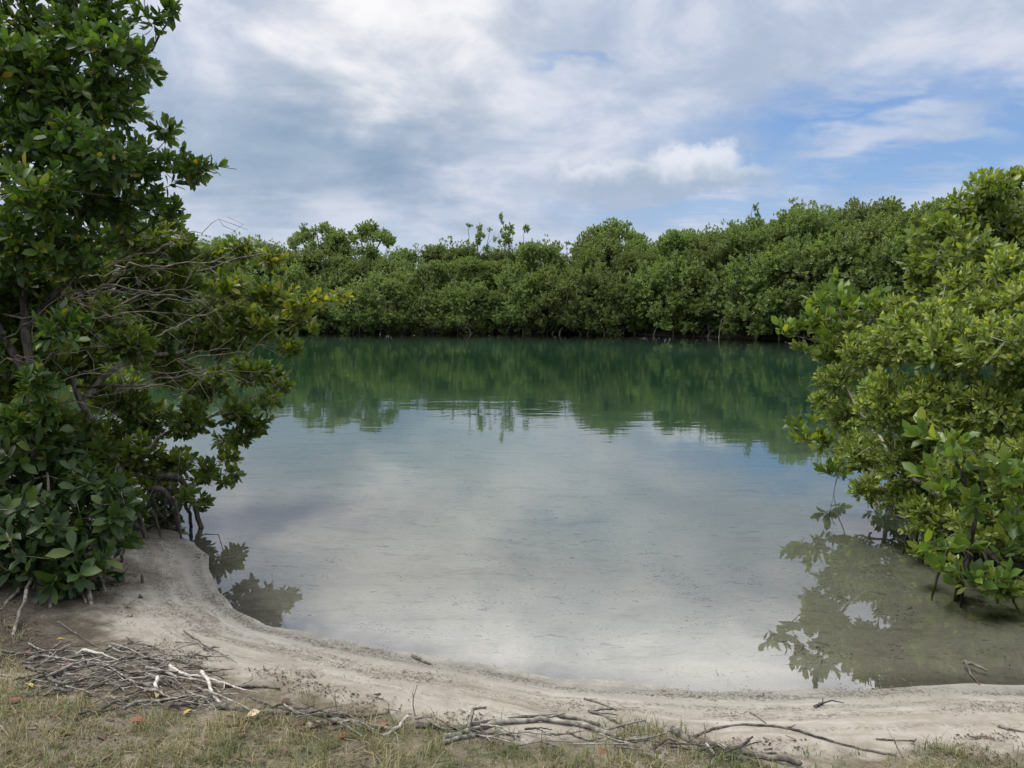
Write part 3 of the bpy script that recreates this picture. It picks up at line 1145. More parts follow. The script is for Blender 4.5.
b = gp(45, 612)
b[2] -= 0.05
near_tree('mangrove_tree', 'tall dark mangrove leaning in at the upper left of the beach', 'mangrove', b, [
    dict(pts=[b, pt(40, 500, 4.9), pt(30, 380, 5.0), pt(22, 250, 5.1), pt(45, 130, 5.1), pt(70, 30, 5.1), pt(85, -60, 5.2)], r=(0.034, 0.010)),
    dict(pts=[pt(22, 250, 5.1), pt(75, 215, 5.2), pt(125, 170, 5.3), pt(185, 150, 5.3)], r=(0.02, 0.006)),
    dict(pts=[pt(45, 130, 5.1), pt(95, 90, 5.2), pt(150, 50, 5.4), pt(172, 15, 5.4)], r=(0.018, 0.005)),
    dict(pts=[pt(30, 380, 5.0), pt(-40, 250, 5.2), pt(-60, 100, 5.3), pt(-50, -20, 5.3)], r=(0.03, 0.01)),
    dict(pts=[pt(30, 330, 5.0), pt(90, 260, 5.2), pt(150, 225, 5.3)], r=(0.018, 0.006)),
], [(15, 65, 5.1, 45), (60, 95, 5.0, 45), (112, 55, 5.2, 34), (120, 105, 5.3, 30), (148, 75, 5.3, 18), (75, 40, 5.1, 36), (30, 22, 5.2, 26),
    (90, 150, 5.1, 44), (40, 150, 4.9, 45), (140, 165, 5.2, 34), (183, 168, 5.3, 20), (205, 168, 5.3, 13), (60, 205, 5.0, 42), (115, 205, 5.2, 40), (160, 205, 5.3, 22),
    (20, 240, 5.0, 44), (75, 250, 5.1, 34), (150, 18, 5.4, 16), (172, 8, 5.4, 9), (165, 128, 5.3, 16), (105, 10, 5.2, 26), (60, 0, 5.2, 18), (110, -40, 5.2, 45), (50, -60, 5.2, 45),
    (-40, 40, 5.2, 60), (-60, 150, 5.2, 70), (-50, 250, 5.2, 60), (0, -40, 5.2, 40), (-90, -40, 5.3, 60), (0, 300, 5.0, 40), (30, 290, 4.9, 36), (10, 350, 4.9, 30), (32, 385, 4.7, 24), (45, 412, 4.75, 20), (18, 420, 4.7, 26), (60, 330, 4.8, 24), (40, 190, 4.8, 36), (55, 130, 4.8, 34), (20, 110, 4.9, 34), (85, 100, 5.3, 36), (30, 60, 5.4, 36)],
    330, 11, 0.082, M['leaf_dark'], M['bark_dark'], 11, bare=140, min_gap=0.05)



def depth_left(px):
    return float(np.interp(px, [-100, 0, 100, 200, 340], [5.5, 5.7, 6.1, 6.7, 7.3]))


def depth_right(px):
    return float(np.interp(px, [780, 850, 950, 1050, 1150], [7.6, 6.9, 5.5, 4.95, 4.9]))


def pl(px, py, d=0.0):
    return pt(px, py, depth_left(px) + d)


def pr(px, py, d=0.0):
    return pt(px, py, depth_right(px) + d)


T2B = np.array((-3.0, 6.0, 0.02))
t2 = near_tree('mangrove_tree', 'sprawling mangrove with yellow-green branch tips reaching out over the lagoon', 'mangrove', T2B, [
    dict(pts=[T2B, pl(120, 470), pl(80, 400), pl(60, 350)], r=(0.036, 0.022)),
    dict(pts=[pl(80, 400), pl(120, 365), pl(190, 350), pl(250, 325), pl(325, 303)], r=(0.024, 0.006)),
    dict(pts=[pl(60, 350), pl(130, 300), pl(210, 268), pl(265, 255)], r=(0.02, 0.006)),
    dict(pts=[pl(120, 470), pl(170, 430), pl(225, 410), pl(275, 385)], r=(0.02, 0.006)),
    dict(pts=[pl(120, 470), pl(165, 480), pl(215, 480)], r=(0.016, 0.005)),
    dict(pts=[pl(60, 350), pl(0, 330), pl(-80, 300)], r=(0.025, 0.01)),
    dict(pts=[pl(0, 330, -0.6), pl(60, 296, -0.8), pl(130, 293, -0.8), pl(205, 300, -0.6)], r=(0.013, 0.004)),
    dict(pts=[pl(80, 400, -0.3), pl(130, 385, -0.5), pl(200, 372, -0.5), pl(255, 352, -0.4)], r=(0.013, 0.004)),
], [(x, y, depth_left(x) + dd, r) for (x, y, dd, r) in [
    (212, 258, .2, 16), (240, 250, .2, 14), (272, 258, .2, 13), (228, 288, 0, 20), (262, 294, 0, 19), (288, 302, 0, 16), (308, 301, 0, 13), (322, 300, 0, 10), (333, 297, 0, 8), (343, 298, 0, 6), (300, 310, 0, 12),
    (262, 325, 0, 20), (298, 320, 0, 13), (312, 328, 0, 7), (222, 335, 0, 27), (287, 348, 0, 13), (276, 378, 0, 14), (248, 372, 0, 22), (165, 300, 0, 26), (120, 272, .2, 28),
    (176, 255, .2, 18), (95, 320, -.1, 30), (45, 300, -.2, 34), (0, 320, 0, 42), (170, 370, -.1, 24), (50, 365, .1, 24), (240, 412, 0, 17), (264, 405, 0, 10), (226, 440, 0, 13), (190, 420, 0, 22),
    (130, 405, 0, 22), (75, 430, -.1, 26), (30, 400, -.1, 22), (207, 472, -.2, 13), (224, 482, -.2, 8), (258, 425, 0, 13), (242, 438, 0, 12), (228, 456, -.1, 12), (270, 398, 0, 12), (283, 386, 0, 9), (236, 474, -.2, 7), (200, 505, -.2, 9), (178, 512, -.3, 12), (175, 465, -.2, 20), (140, 455, -.1, 24), (160, 500, -.3, 18), (112, 495, -.4, 26), (186, 497, -.3, 11),
    (-60, 330, 0, 55), (-50, 430, 0, 50), (20, 350, .4, 38), (110, 440, .3, 30), (40, 450, -.1, 34), (95, 455, -.3, 28), (150, 335, .3, 26), (205, 385, .1, 24), (90, 285, .3, 30), (145, 258, .3, 20), (5, 405, .2, 40), (0, 270, .2, 40), (60, 260, .3, 30), (170, 226, .2, 16), (150, 238, .1, 22), (188, 242, .1, 13), (120, 235, 0, 24), (130, 522, -.5, 18), (40, 425, -.4, 30), (0, 440, -.5, 34), (25, 370, -.5, 34), (60, 330, -.5, 28), (110, 390, .5, 32), (85, 360, .4, 30), (130, 345, -.3, 22), (195, 335, -.2, 20), (180, 280, 0, 22), (240, 315, 0, 18), (30, 300, -.4, 30), (-10, 360, -.5, 40), (150, 420, .3, 26), (100, 470, .3, 30), (155, 480, .2, 24), (60, 470, .3, 34)]],
    400, 11, 0.088, M['leaf_spread'], M['bark_grey'], 23, bare=600, trunk_r=0.026, depth_jit=0.4, min_gap=0.05)
rr_ = np.random.default_rng(5)
for i in range(26):
    x0_, y0_ = rr_.uniform(-10, 170), rr_.uniform(262, 400)
    ln_ = rr_.uniform(50, 125)
    sl_ = rr_.normal(-0.12, 0.22)
    dd_ = rr_.uniform(-1.0, -0.35)
    q_ = [pl(x0_, y0_, dd_ + 0.25), pl(x0_ + ln_ * 0.35, y0_ + sl_ * ln_ * 0.35 + rr_.normal(0, 4), dd_), pl(x0_ + ln_ * 0.7, y0_ + sl_ * ln_ * 0.7 + rr_.normal(0, 4), dd_), pl(x0_ + ln_, y0_ + sl_ * ln_, dd_ - 0.1)]
    sk_ = Skeleton()
    ids_ = sk_.limb([v - T2B for v in q_], -1, 0.07, rr_.uniform(0.003, 0.010), 0.0015, 0.012, rr_)
    for f_ in range(int(rr_.integers(3, 8))):
        j_ = ids_[int(rr_.integers(len(ids_) // 4, len(ids_)))]
        e_ = sk_.p[j_] + np.array([rr_.uniform(0.03, 0.3), rr_.normal(0, 0.08), rr_.normal(0.0, 0.12)])
        sk_.limb([(sk_.p[j_] + e_) / 2 + rr_.normal(0, 0.012, 3), e_], j_, 0.06, 0.0028, 0.0014, 0.004, rr_)
    link('bare_branch', sk_.mesh('bare_branch', M['bark_root'], np.array(sk_.minr)), t2)
for (a, e, rise, r) in [
    (pt(160, 478, 6.1), pt(204, 531, 6.15), 0.20, 0.030), (pt(168, 490, 6.1), pt(195, 530, 6.2), 0.14, 0.018), (pt(150, 492, 6.0), pt(182, 535, 6.05), 0.18, 0.027),
    (pt(172, 498, 5.85), pt(184, 540, 5.85), 0.06, 0.012), (pt(150, 510, 5.8), pt(163, 542, 5.8), 0.05, 0.010), (pt(130, 505, 5.7), pt(148, 548, 5.7), 0.10, 0.018),
    (pt(120, 510, 5.6), pt(135, 552, 5.6), 0.08, 0.017), (pt(125, 515, 5.6), pt(152, 545, 5.75), 0.12, 0.015), (pt(100, 520, 5.5), pt(118, 556, 5.5), 0.06, 0.016)]:
    e = e.copy()
    e[2] = min(hz(e[0], e[1]), 0.0) - 0.12
    root_arc(t2, T2B, a, e, rise, r, M['bark_dark'], rr_)

b = gp(72, 598)
t3 = near_tree('mangrove_bush', 'low dark mangrove bush with big leaf rosettes at the lower left', 'mangrove', b, [
    dict(pts=[b, pt(65, 560, 4.65), pt(55, 510, 4.65), pt(45, 460, 4.7)], r=(0.022, 0.008)),
    dict(pts=[pt(65, 560, 4.65), pt(95, 530, 4.6), pt(115, 500, 4.7)], r=(0.012, 0.005)),
    dict(pts=[pt(55, 510, 4.65), pt(10, 500, 4.6), pt(-50, 490, 4.6)], r=(0.014, 0.006)),
    dict(pts=[pt(65, 560, 4.65), pt(20, 555, 4.5), pt(-30, 560, 4.5)], r=(0.012, 0.006)),
], [(28, 478, 4.6, 42), (80, 492, 4.6, 40), (112, 512, 4.7, 26), (20, 530, 4.5, 46), (75, 540, 4.45, 38), (30, 568, 4.4, 34), (85, 560, 4.5, 26), (118, 540, 4.65, 15), (5, 590, 4.5, 24),
    (-40, 500, 4.6, 55), (-40, 570, 4.5, 50), (60, 452, 4.7, 30), (10, 450, 4.7, 34), (-5, 560, 4.4, 40), (55, 575, 4.45, 26), (0, 610, 4.45, 20), (100, 575, 4.6, 16), (25, 600, 4.5, 18), (60, 592, 4.6, 14), (-40, 610, 4.5, 40)],
    230, 9, 0.115, M['leaf_front'], M['bark_root'], 31, min_gap=0.075, tmin=0.7, tmax=1.55, lift=0.05, depth_jit=0.2)
for (a, e, rise, r) in [
    (pt(72, 560, 4.7), gp(97, 610), 0.03, 0.016), (pt(75, 562, 4.7), gp(88, 606), 0.02, 0.014), (pt(70, 565, 4.7), gp(80, 604), 0.0, 0.013), (pt(66, 560, 4.7), gp(72, 606), 0.01, 0.015),
    (pt(85, 560, 4.8), gp(107, 592), 0.05, 0.013), (pt(55, 560, 4.6), gp(48, 612), 0.03, 0.012), (pt(40, 560, 4.6), gp(12, 640), 0.04, 0.012), (pt(30, 580, 4.5), gp(-8, 616), 0.02, 0.013)]:
    e = e.copy()
    e[2] -= 0.04
    root_arc(t3, b, a, e, rise, r, M['bark_grey'], rr_)

# ------------------------------------------------------------------ near trees, right
R1B = np.array((4.1, 6.0, -0.15))
r1 = near_tree('shrub', 'large pale yellow-green small-leaved shrub leaning over the water at right', 'shrub', R1B, [
    dict(pts=[R1B, pt(1005, 500, 5.9), pt(985, 440, 5.8), pt(960, 380, 5.8), pt(940, 330, 5.9)], r=(0.045, 0.012)),
    dict(pts=[pt(1005, 500, 5.9), pr(930, 490), pr(880, 440), pr(845, 385)], r=(0.022, 0.007)),
    dict(pts=[pt(1005, 500, 5.9), pr(930, 520), pr(885, 515)], r=(0.016, 0.006)),
    dict(pts=[pt(985, 440, 5.8), pt(1060, 400, 5.5), pt(1090, 330, 5.5)], r=(0.03, 0.01)),
    dict(pts=[pt(1005, 500, 5.9), pt(1060, 500, 5.4), pt(1120, 480, 5.3)], r=(0.022, 0.01)),
], [(x, y, depth_right(x) + dd, r) for (x, y, dd, r) in [
    (868, 352, 0, 30), (905, 338, 0, 33), (950, 342, .2, 38), (1000, 345, .3, 40), (1050, 350, .4, 48), (836, 380, 0, 20), (848, 415, 0, 24), (890, 402, 0, 38), (945, 402, 0, 42), (1005, 410, 0, 46),
    (862, 452, 0, 26), (866, 488, 0, 17), (910, 462, 0, 38), (970, 470, 0, 44), (1035, 470, 0, 50), (888, 508, 0, 22), (930, 518, 0, 30), (985, 525, 0, 36), (1035, 535, 0, 42), (905, 540, 0, 16), (948, 556, 0, 18), (995, 566, 0, 22), (1040, 575, 0, 28), (960, 570, -.6, 17), (1000, 585, -.5, 18), (925, 552, -.8, 13), (1032, 598, -.4, 18), (970, 582, -.2, 13), (1005, 590, -.1, 16), (1045, 600, 0, 20), (930, 566, -.1, 12), (900, 552, 0, 10),
    (900, 308, .2, 15), (940, 310, .3, 18), (985, 306, .4, 24), (1025, 300, .5, 30), (826, 352, .1, 13), (822, 400, 0, 11), (850, 330, .1, 14), (1100, 410, .3, 70), (1110, 510, .3, 60), (1020, 490, .8, 60), (960, 440, .8, 55), (1010, 545, .6, 40), (960, 530, .6, 36),
    (1080, 570, .3, 50), (925, 500, .5, 36), (960, 280, .9, 20), (1010, 270, .9, 26)]],
    760, 11, 0.064, M['leaf_light'], M['bark_grey'], 41, min_gap=0.032, tmin=0.3, tmax=1.15, lift=0.25, slim=0.85, bare=90, depth_jit=0.3, up=0.5)

b = np.array((5.9, 8.6, 0.02))
r2 = near_tree('mangrove_tree', 'tall leafy mangrove rising above the pale shrub at the right edge', 'mangrove', b, [
    dict(pts=[b, pt(1015, 400, 8.5), pt(1000, 300, 8.4), pt(990, 230, 8.4), pt(1005, 180, 8.4)], r=(0.06, 0.012)),
    dict(pts=[pt(1000, 300, 8.4), pt(960, 270, 8.3), pt(925, 240, 8.3)], r=(0.025, 0.008)),
    dict(pts=[pt(1000, 300, 8.4), pt(1060, 240, 8.4), pt(1090, 190, 8.4)], r=(0.03, 0.01)),
], [(930, 268, 8.3, 24), (938, 238, 8.3, 26), (925, 290, 8.3, 14), (965, 212, 8.4, 26), (990, 190, 8.4, 22), (1018, 178, 8.4, 14), (1010, 225, 8.3, 40), (968, 262, 8.2, 38), (1015, 285, 8.2, 40), (965, 300, 8.2, 28), (1060, 215, 8.4, 45), (1065, 285, 8.3, 50), (1000, 330, 8.3, 40), (1110, 240, 8.4, 50), (915, 222, 8.4, 8), (912, 262, 8.4, 8)],
    340, 11, 0.092, M['leaf_tall'], M['bark_grey'], 43, min_gap=0.045, tmin=0.35, tmax=1.2, lift=0.15, depth_jit=0.5)

R3A = np.array((3.9, 7.7, -0.2))
r3a = near_tree('mangrove_tree', 'young mangrove whose large upright leaves stick out left of the pale shrub', 'mangrove', R3A, [
    dict(pts=[R3A, pt(890, 430, 7.6), pt(870, 380, 7.5), pt(848, 345, 7.5), pt(838, 295, 7.5)], r=(0.03, 0.007)),
    dict(pts=[pt(848, 345, 7.5), pt(815, 342, 7.5), pt(786, 334, 7.5)], r=(0.012, 0.005)),
    dict(pts=[pt(848, 345, 7.5), pt(866, 325, 7.5), pt(878, 306, 7.5)], r=(0.012, 0.005)),
    dict(pts=[pt(890, 430, 7.6), pt(850, 442, 7.4), pt(815, 434, 7.3), pt(795, 428, 7.3)], r=(0.011, 0.004)),
    dict(pts=[pt(850, 442, 7.4), pt(836, 475, 7.3), pt(826, 525, 7.25)], r=(0.008, 0.004)),
], [(784, 330, 7.5, 8), (797, 326, 7.5, 9), (812, 322, 7.5, 10), (825, 312, 7.5, 11), (838, 293, 7.5, 10), (834, 282, 7.5, 6), (848, 302, 7.5, 10), (862, 298, 7.45, 10), (876, 290, 7.5, 8), (820, 300, 7.5, 8), (890, 312, 7.4, 14), (840, 318, 7.5, 12), (855, 316, 7.5, 12), (870, 310, 7.5, 10), (880, 300, 7.5, 7), (825, 340, 7.5, 14), (850, 345, 7.5, 16), (805, 348, 7.5, 9), (870, 340, 7.4, 16),
    (795, 425, 7.3, 9), (806, 438, 7.3, 11), (822, 440, 7.3, 12), (812, 418, 7.3, 7), (838, 445, 7.3, 12), (828, 470, 7.3, 8), (835, 490, 7.3, 5), (824, 512, 7.25, 6), (845, 470, 7.3, 9), (858, 440, 7.2, 14), (870, 400, 7.3, 20), (838, 365, 7.4, 12)],
    170, 9, 0.125, M['leaf_big'], M['bark_grey'], 48, min_gap=0.07, tmin=0.25, tmax=1.0, lift=0.35, depth_jit=0.15, up=0.7)

R3B = np.array((2.95, 4.85, -0.12))
r3 = near_tree('mangrove_tree', 'young mangrove with large bright leaves in front of the pale shrub at right', 'mangrove', R3B, [
    dict(pts=[R3B, pt(972, 540, 4.8), pt(968, 490, 4.75), pt(945, 430, 4.75)], r=(0.020, 0.006)),
    dict(pts=[pt(972, 540, 4.8), pt(985, 480, 4.65), pt(1005, 450, 4.6)], r=(0.012, 0.005)),
    dict(pts=[pt(972, 540, 4.8), pt(1005, 565, 4.6), pt(1025, 580, 4.5)], r=(0.012, 0.005)),
    dict(pts=[pt(972, 540, 4.8), pt(945, 540, 4.7), pt(930, 545, 4.7)], r=(0.008, 0.004)),
], [(925, 430, 4.8, 16), (955, 445, 4.7, 24), (995, 470, 4.6, 24), (935, 480, 4.7, 22), (968, 500, 4.6, 28), (1010, 520, 4.6, 26), (935, 545, 4.7, 14), (960, 545, 4.7, 16), (1005, 573, 4.5, 14), (1030, 555, 4.5, 24), (1040, 480, 4.6, 30), (1030, 596, 4.5, 12), (975, 575, 4.6, 14), (945, 566, 4.75, 12), (990, 590, 4.65, 10), (1015, 595, 4.6, 12), (955, 585, 4.75, 7)],
    150, 8, 0.115, M['leaf_big'], M['bark_dark'], 47, min_gap=0.07, tmin=0.3, tmax=1.15, lift=0.3, depth_jit=0.12, up=0.6)
for (root, rb, a, e, rise, r) in [
    (r3, R3B, pt(955, 540, 4.8), pt(930, 592, 4.85), 0.04, 0.010), (r3, R3B, pt(965, 545, 4.8), pt(962, 600, 4.7), 0.02, 0.011), (r3, R3B, pt(975, 540, 4.9), pt(1000, 605, 4.75), 0.05, 0.011),
    (r3, R3B, pt(980, 545, 4.8), pt(1020, 612, 4.6), 0.06, 0.011),
    (r1, R1B, pt(990, 510, 5.8), pt(950, 575, 5.6), 0.1, 0.016), (r1, R1B, pt(1000, 510, 5.8), pt(990, 590, 5.4), 0.1, 0.018), (r1, R1B, pt(1010, 510, 5.8), pt(1040, 600, 5.3), 0.1, 0.018), (r1, R1B, pt(985, 510, 5.9), pt(915, 555, 6.0), 0.1, 0.014),
    (r3a, R3A, pt(890, 440, 7.6), pt(868, 500, 7.6), 0.1, 0.013), (r3a, R3A, pt(895, 440, 7.6), pt(905, 500, 7.5), 0.1, 0.013)]:
    e = e.copy()
    e[2] = hz(e[0], e[1]) - 0.06
    root_arc(root, rb, a, e, rise, r, M['bark_dark'], rr_)


for i in range(22):
    a_ = pr(rr_.uniform(905, 1060), rr_.uniform(500, 548), 0.25)
    e_ = a_ + np.array([rr_.normal(0, 0.22), rr_.uniform(-0.35, 0.1), 0])
    e_[2] = hz(e_[0], e_[1]) - 0.05
    root_arc(r1, R1B, a_, e_, rr_.uniform(0.0, 0.12), rr_.uniform(0.006, 0.014), M['bark_dark'], rr_)
for i in range(12):
    a_ = pl(rr_.uniform(60, 175), rr_.uniform(480, 505), rr_.uniform(-0.5, 0.2))
    e_ = a_ + np.array([rr_.uniform(-0.05, 0.25), rr_.uniform(-0.25, 0.1), 0])
    e_[2] = hz(e_[0], e_[1]) - 0.05
    root_arc(t2, T2B, a_, e_, rr_.uniform(0.0, 0.14), rr_.uniform(0.008, 0.016), M['bark_dark'], rr_)
# ------------------------------------------------------------------ driftwood and litter
drng = np.random.default_rng(99)


def stick_mesh(name, pts, r0, r1, mat, forks=(), rng=drng, lump=0.10, k=6):
    P = [np.asarray(q, float) for q in pts]
    q = [2 * P[0] - P[1]] + P + [2 * P[-1] - P[-2]]
    out = []
    for i in range(1, len(q) - 2):
        p0, p1, p2, p3 = q[i - 1:i + 3]
        for t in np.arange(0, 1, 0.2):
            out.append(0.5 * ((2 * p1) + (-p0 + p2) * t + (2 * p0 - 5 * p1 + 4 * p2 - p3) * t * t + (-p0 + 3 * p1 - 3 * p2 + p3) * t ** 3))
    out.append(P[-1])
    out = np.array(out)
    out += rng.normal(0, r0 * 0.22, out.shape)
    rr = np.linspace(r0, r1, len(out)) * (1 + rng.normal(0, lump, len(out)))
    v, qq, t = tube(out, rr, k)
    V, Q, T, base = [v], [qq], [t], len(v)
    for u in forks:
        i = int(u * (len(out) - 2))
        d = out[i + 1] - out[i]
        L = rng.uniform(0.06, 0.15) * min(1.6, max(0.45, r0 / 0.008))
        side = unit(np.cross(d, (0, 0, 1))) * rng.choice((-1, 1))
        e = out[i] + unit(d) * L * 0.8 + side * L * rng.uniform(0.4, 0.8) + np.array((0, 0, rng.uniform(-0.2, 0.3) * L * 0.4))
        m_ = (out[i] + e) / 2 + rng.normal(0, 0.08, 3) * L
        v, qq, t = tube(np.array([out[i], m_, e]), np.array([rr[i] * 0.7, rr[i] * 0.5, rr[i] * 0.3]), 5)
        V.append(v)
        Q.append(qq + base)
        T.append(t + base)
        base += len(v)
    return np_mesh(name, np.concatenate(V), [np.concatenate(Q), np.concatenate(T)], mat)


def ground_stick(name, label, cat, pix, r0, r1, mat, lifts=None, forks=(), group=None):
    P = []
    for i, (a, c) in enumerate(pix):
        g_ = ground(a, c)
        g_[2] = max(g_[2], -0.2) + r0 * 0.75 + (lifts[i] if lifts else 0)
        P.append(g_)
    base = P[0].copy()
    o = link(name, stick_mesh(name, [p - base for p in P], r0, r1, mat, forks), None, base)
    return tag(o, label, cat, group)


ground_stick('driftwood', 'short bleached crooked branch standing at the right end of the stick pile', 'driftwood', [(202, 679), (209, 688), (212, 697), (221, 706)], 0.009, 0.006, M['drift_pale'], [0.03, 0.02, 0.015, 0])
ground_stick('driftwood', 'stubby white broken branch end poking out among the grey sticks', 'driftwood', [(158, 684), (156, 690), (160, 695)], 0.009, 0.007, M['drift_pale'], [0.03, 0.015, 0])
ground_stick('driftwood', 'dark curved stick lying alone on bare sand above the stick pile', 'driftwood', [(126, 647), (145, 654), (155, 661), (163, 671)], 0.009, 0.007, M['drift_dark'])
ground_stick('driftwood', 'long dark log half hidden at the edge of the grass, left of middle', 'driftwood', [(215, 708), (255, 713), (300, 714), (340, 719), (388, 716)], 0.013, 0.006, M['drift_dark'], forks=(0.35, 0.7))
ground_stick('driftwood', 'grey weathered log lying in front of the long dark log', 'driftwood', [(309, 728), (335, 724), (362, 728), (392, 731)], 0.015, 0.008, M['drift_grey'], forks=(0.5,))
ground_stick('driftwood', 'pale stick slanting up out of the grass right of the grey log', 'driftwood', [(384, 739), (396, 732), (409, 724)], 0.009, 0.006, M['drift_pale'], [0, 0.01, 0.03])
ground_stick('driftwood', 'long bowed grey branch arching along the grass edge at bottom middle', 'driftwood', [(442, 741), (468, 734), (498, 725), (540, 723), (580, 727), (612, 738), (628, 746)], 0.013, 0.008, M['drift_grey'], forks=(0.2, 0.55, 0.8))
ground_stick('driftwood', 'dark rotten branch lying right behind the bowed grey branch', 'driftwood', [(415, 727), (455, 729), (500, 722), (555, 719), (600, 726)], 0.011, 0.007, M['drift_dark'], forks=(0.3,))
ground_stick('driftwood', 'short grey branch lying in the grass below the bowed branch', 'driftwood', [(440, 745), (470, 738), (498, 734), (520, 738)], 0.010, 0.006, M['drift_grey'], forks=(0.5,))
ground_stick('driftwood', 'thick dark tangled root running off the bottom edge right of the weed clump', 'driftwood', [(672, 733), (695, 744), (725, 752), (760, 758), (800, 768)], 0.016, 0.010, M['drift_dark'], forks=(0.2, 0.5, 0.75))
ground_stick('driftwood', 'second dark root lying beside the thick tangled root', 'driftwood', [(690, 740), (712, 753), (742, 762), (770, 770)], 0.013, 0.008, M['drift_dark'], forks=(0.4,))
ground_stick('driftwood', 'long thin root bowed across the bare sand at lower right', 'driftwood', [(690, 740), (718, 729), (752, 726), (790, 730), (830, 742), (862, 750), (895, 756)], 0.006, 0.004, M['drift_dark'], forks=(0.5,))
ground_stick('driftwood', 'thin straight twig on pale sand above the long thin root', 'driftwood', [(750, 713), (758, 718), (766, 724)], 0.004, 0.003, M['drift_dark'])
ground_stick('driftwood', 'forked dark twig lying on sand left of the weed clump', 'driftwood', [(588, 712), (600, 716), (615, 723), (628, 731)], 0.007, 0.004, M['drift_dark'], forks=(0.2, 0.4))
ground_stick('driftwood', 'thin dark twig on the sand just above the forked twig', 'driftwood', [(584, 700), (600, 704), (616, 711)], 0.005, 0.003, M['drift_dark'])
ground_stick('driftwood', 'small black stick stranded at the waterline, left of middle', 'driftwood', [(412, 657), (420, 661), (430, 665)], 0.009, 0.006, M['drift_dark'])
ground_stick('driftwood', 'slim dark stick on the sand right of the stick pile', 'driftwood', [(226, 687), (245, 688), (262, 688), (280, 690)], 0.008, 0.004, M['drift_dark'])
ground_stick('driftwood', 'flat dark stick in the shallows at right, under the shrub', 'driftwood', [(962, 668), (972, 671), (987, 676)], 0.012, 0.006, M['drift_dark'], [0.03, 0.03, 0.02], forks=(0.3,))
ground_stick('driftwood', 'thin twig on the sand near the right edge of the beach', 'driftwood', [(998, 728), (1010, 731), (1024, 733)], 0.006, 0.004, M['drift_dark'], forks=(0.4,))
ground_stick('driftwood', 'short twig lying on the sand above the right grass tuft', 'driftwood', [(876, 740), (895, 741), (915, 742)], 0.004, 0.003, M['drift_dark'])
ground_stick('driftwood', 'dark dried weed scrap on the sand below the right waterline', 'weed scrap', [(815, 708), (819, 706), (823, 704)], 0.008, 0.004, M['drift_dark'], forks=(0.3, 0.6))

# the pile of grey sticks at lower left
for i in range(150):
    cx, cy = drng.uniform(30, 215), drng.uniform(648, 712)
    cy = 650 + (cy - 650) * (0.55 + 0.45 * min(1, cx / 120)) + max(0, 60 - cx) * 0.2
    ln = drng.uniform(6, 20) if drng.random() < 0.65 else drng.uniform(20, 46)
    sl = drng.normal(0.0, 0.24) + (0.04 if cx > 100 else -0.10)
    bow = drng.normal(0, 4.5)
    npx = 4 if ln < 20 else 6
    pix = [(cx + ln * u_ + drng.normal(0, 1.2), cy + sl * ln * u_ + bow * (1 - u_ * u_) * 0.6 + drng.normal(0, 1.3)) for u_ in np.linspace(-1, 1, npx)]
    pal = drng.random()
    mat = M['drift_grey'] if pal < 0.5 else (M['drift_dark'] if pal < 0.95 else M['drift_pale'])
    wd = 'grey weathered' if pal < 0.5 else ('dark rotten' if pal < 0.95 else 'bleached pale')
    lift = drng.uniform(-0.004, 0.012)
    o = ground_stick('stick', wd + ' stick lying in the tangled pile at lower left', 'stick', pix, drng.uniform(0.002, 0.0055) if drng.random() < 0.85 else 0.008, drng.uniform(0.001, 0.0025), mat,
                     [lift + drng.uniform(0, 0.012) for _ in pix], forks=((drng.uniform(0.3, 0.8),) if drng.random() < 0.5 else ()), group=wd + ' sticks in the pile')
# broken twigs tangled along the grass edge
for i in range(46):
    cx = drng.uniform(225, 760)
    ey = float(np.interp(cx, [225, 300, 400, 620, 760], [704, 716, 726, 738, 756]))
    cy = ey + drng.normal(6, 6)
    ln = drng.uniform(8, 30)
    sl = drng.normal(0.1, 0.25)
    pix = [(cx - ln, cy - sl * ln), (cx, cy + drng.normal(0, 2)), (cx + ln, cy + sl * ln)]
    dk = drng.random() < 0.6
    where = 'left of the pale slanting stick' if cx < 395 else ('between the bowed branch and the grass' if cx < 625 else 'round the tangled roots')
    wd = 'dark' if dk else 'grey'
    ground_stick('twig', wd + ' broken twig tangled in the grass edge ' + where, 'twig', pix, drng.uniform(0.003, 0.006), 0.002, M['drift_dark'] if dk else M['drift_grey'],
                 [drng.uniform(0, 0.04) for _ in pix], forks=((0.5,) if drng.random() < 0.5 else ()), group=wd + ' twigs ' + where)

# upright dead stems
for (x0, y0, x1, y1, lab) in [
    (415, 716, 417, 684, 'tallest thin dead stem standing upright at the grass edge'),
    (396, 728, 388, 702, 'leaning dead stem left of the tallest upright stem'),
    (338, 716, 335, 690, 'thin brown stem standing behind the grey log'),
    (306, 722, 308, 696, 'brown weed stem standing in front of the long dark log'),
    (903, 758, 894, 738, 'thin dead stem standing on the sand at lower right'),
    (705, 744, 704, 722, 'thin upright stem between the dark tangled roots')]:
    g0 = ground(x0, y0)
    e = pt(x1, y1, g0[1] + 0.02)
    mid = (g0 + e) / 2 + drng.normal(0, 0.006, 3)
    o = link('dead_stem', stick_mesh('dead_stem', [np.zeros(3), mid - g0, e - g0], 0.0032, 0.0016, M['bark_root'], forks=(0.7,), k=5), None, g0)
    tag(o, lab, 'dead stem')


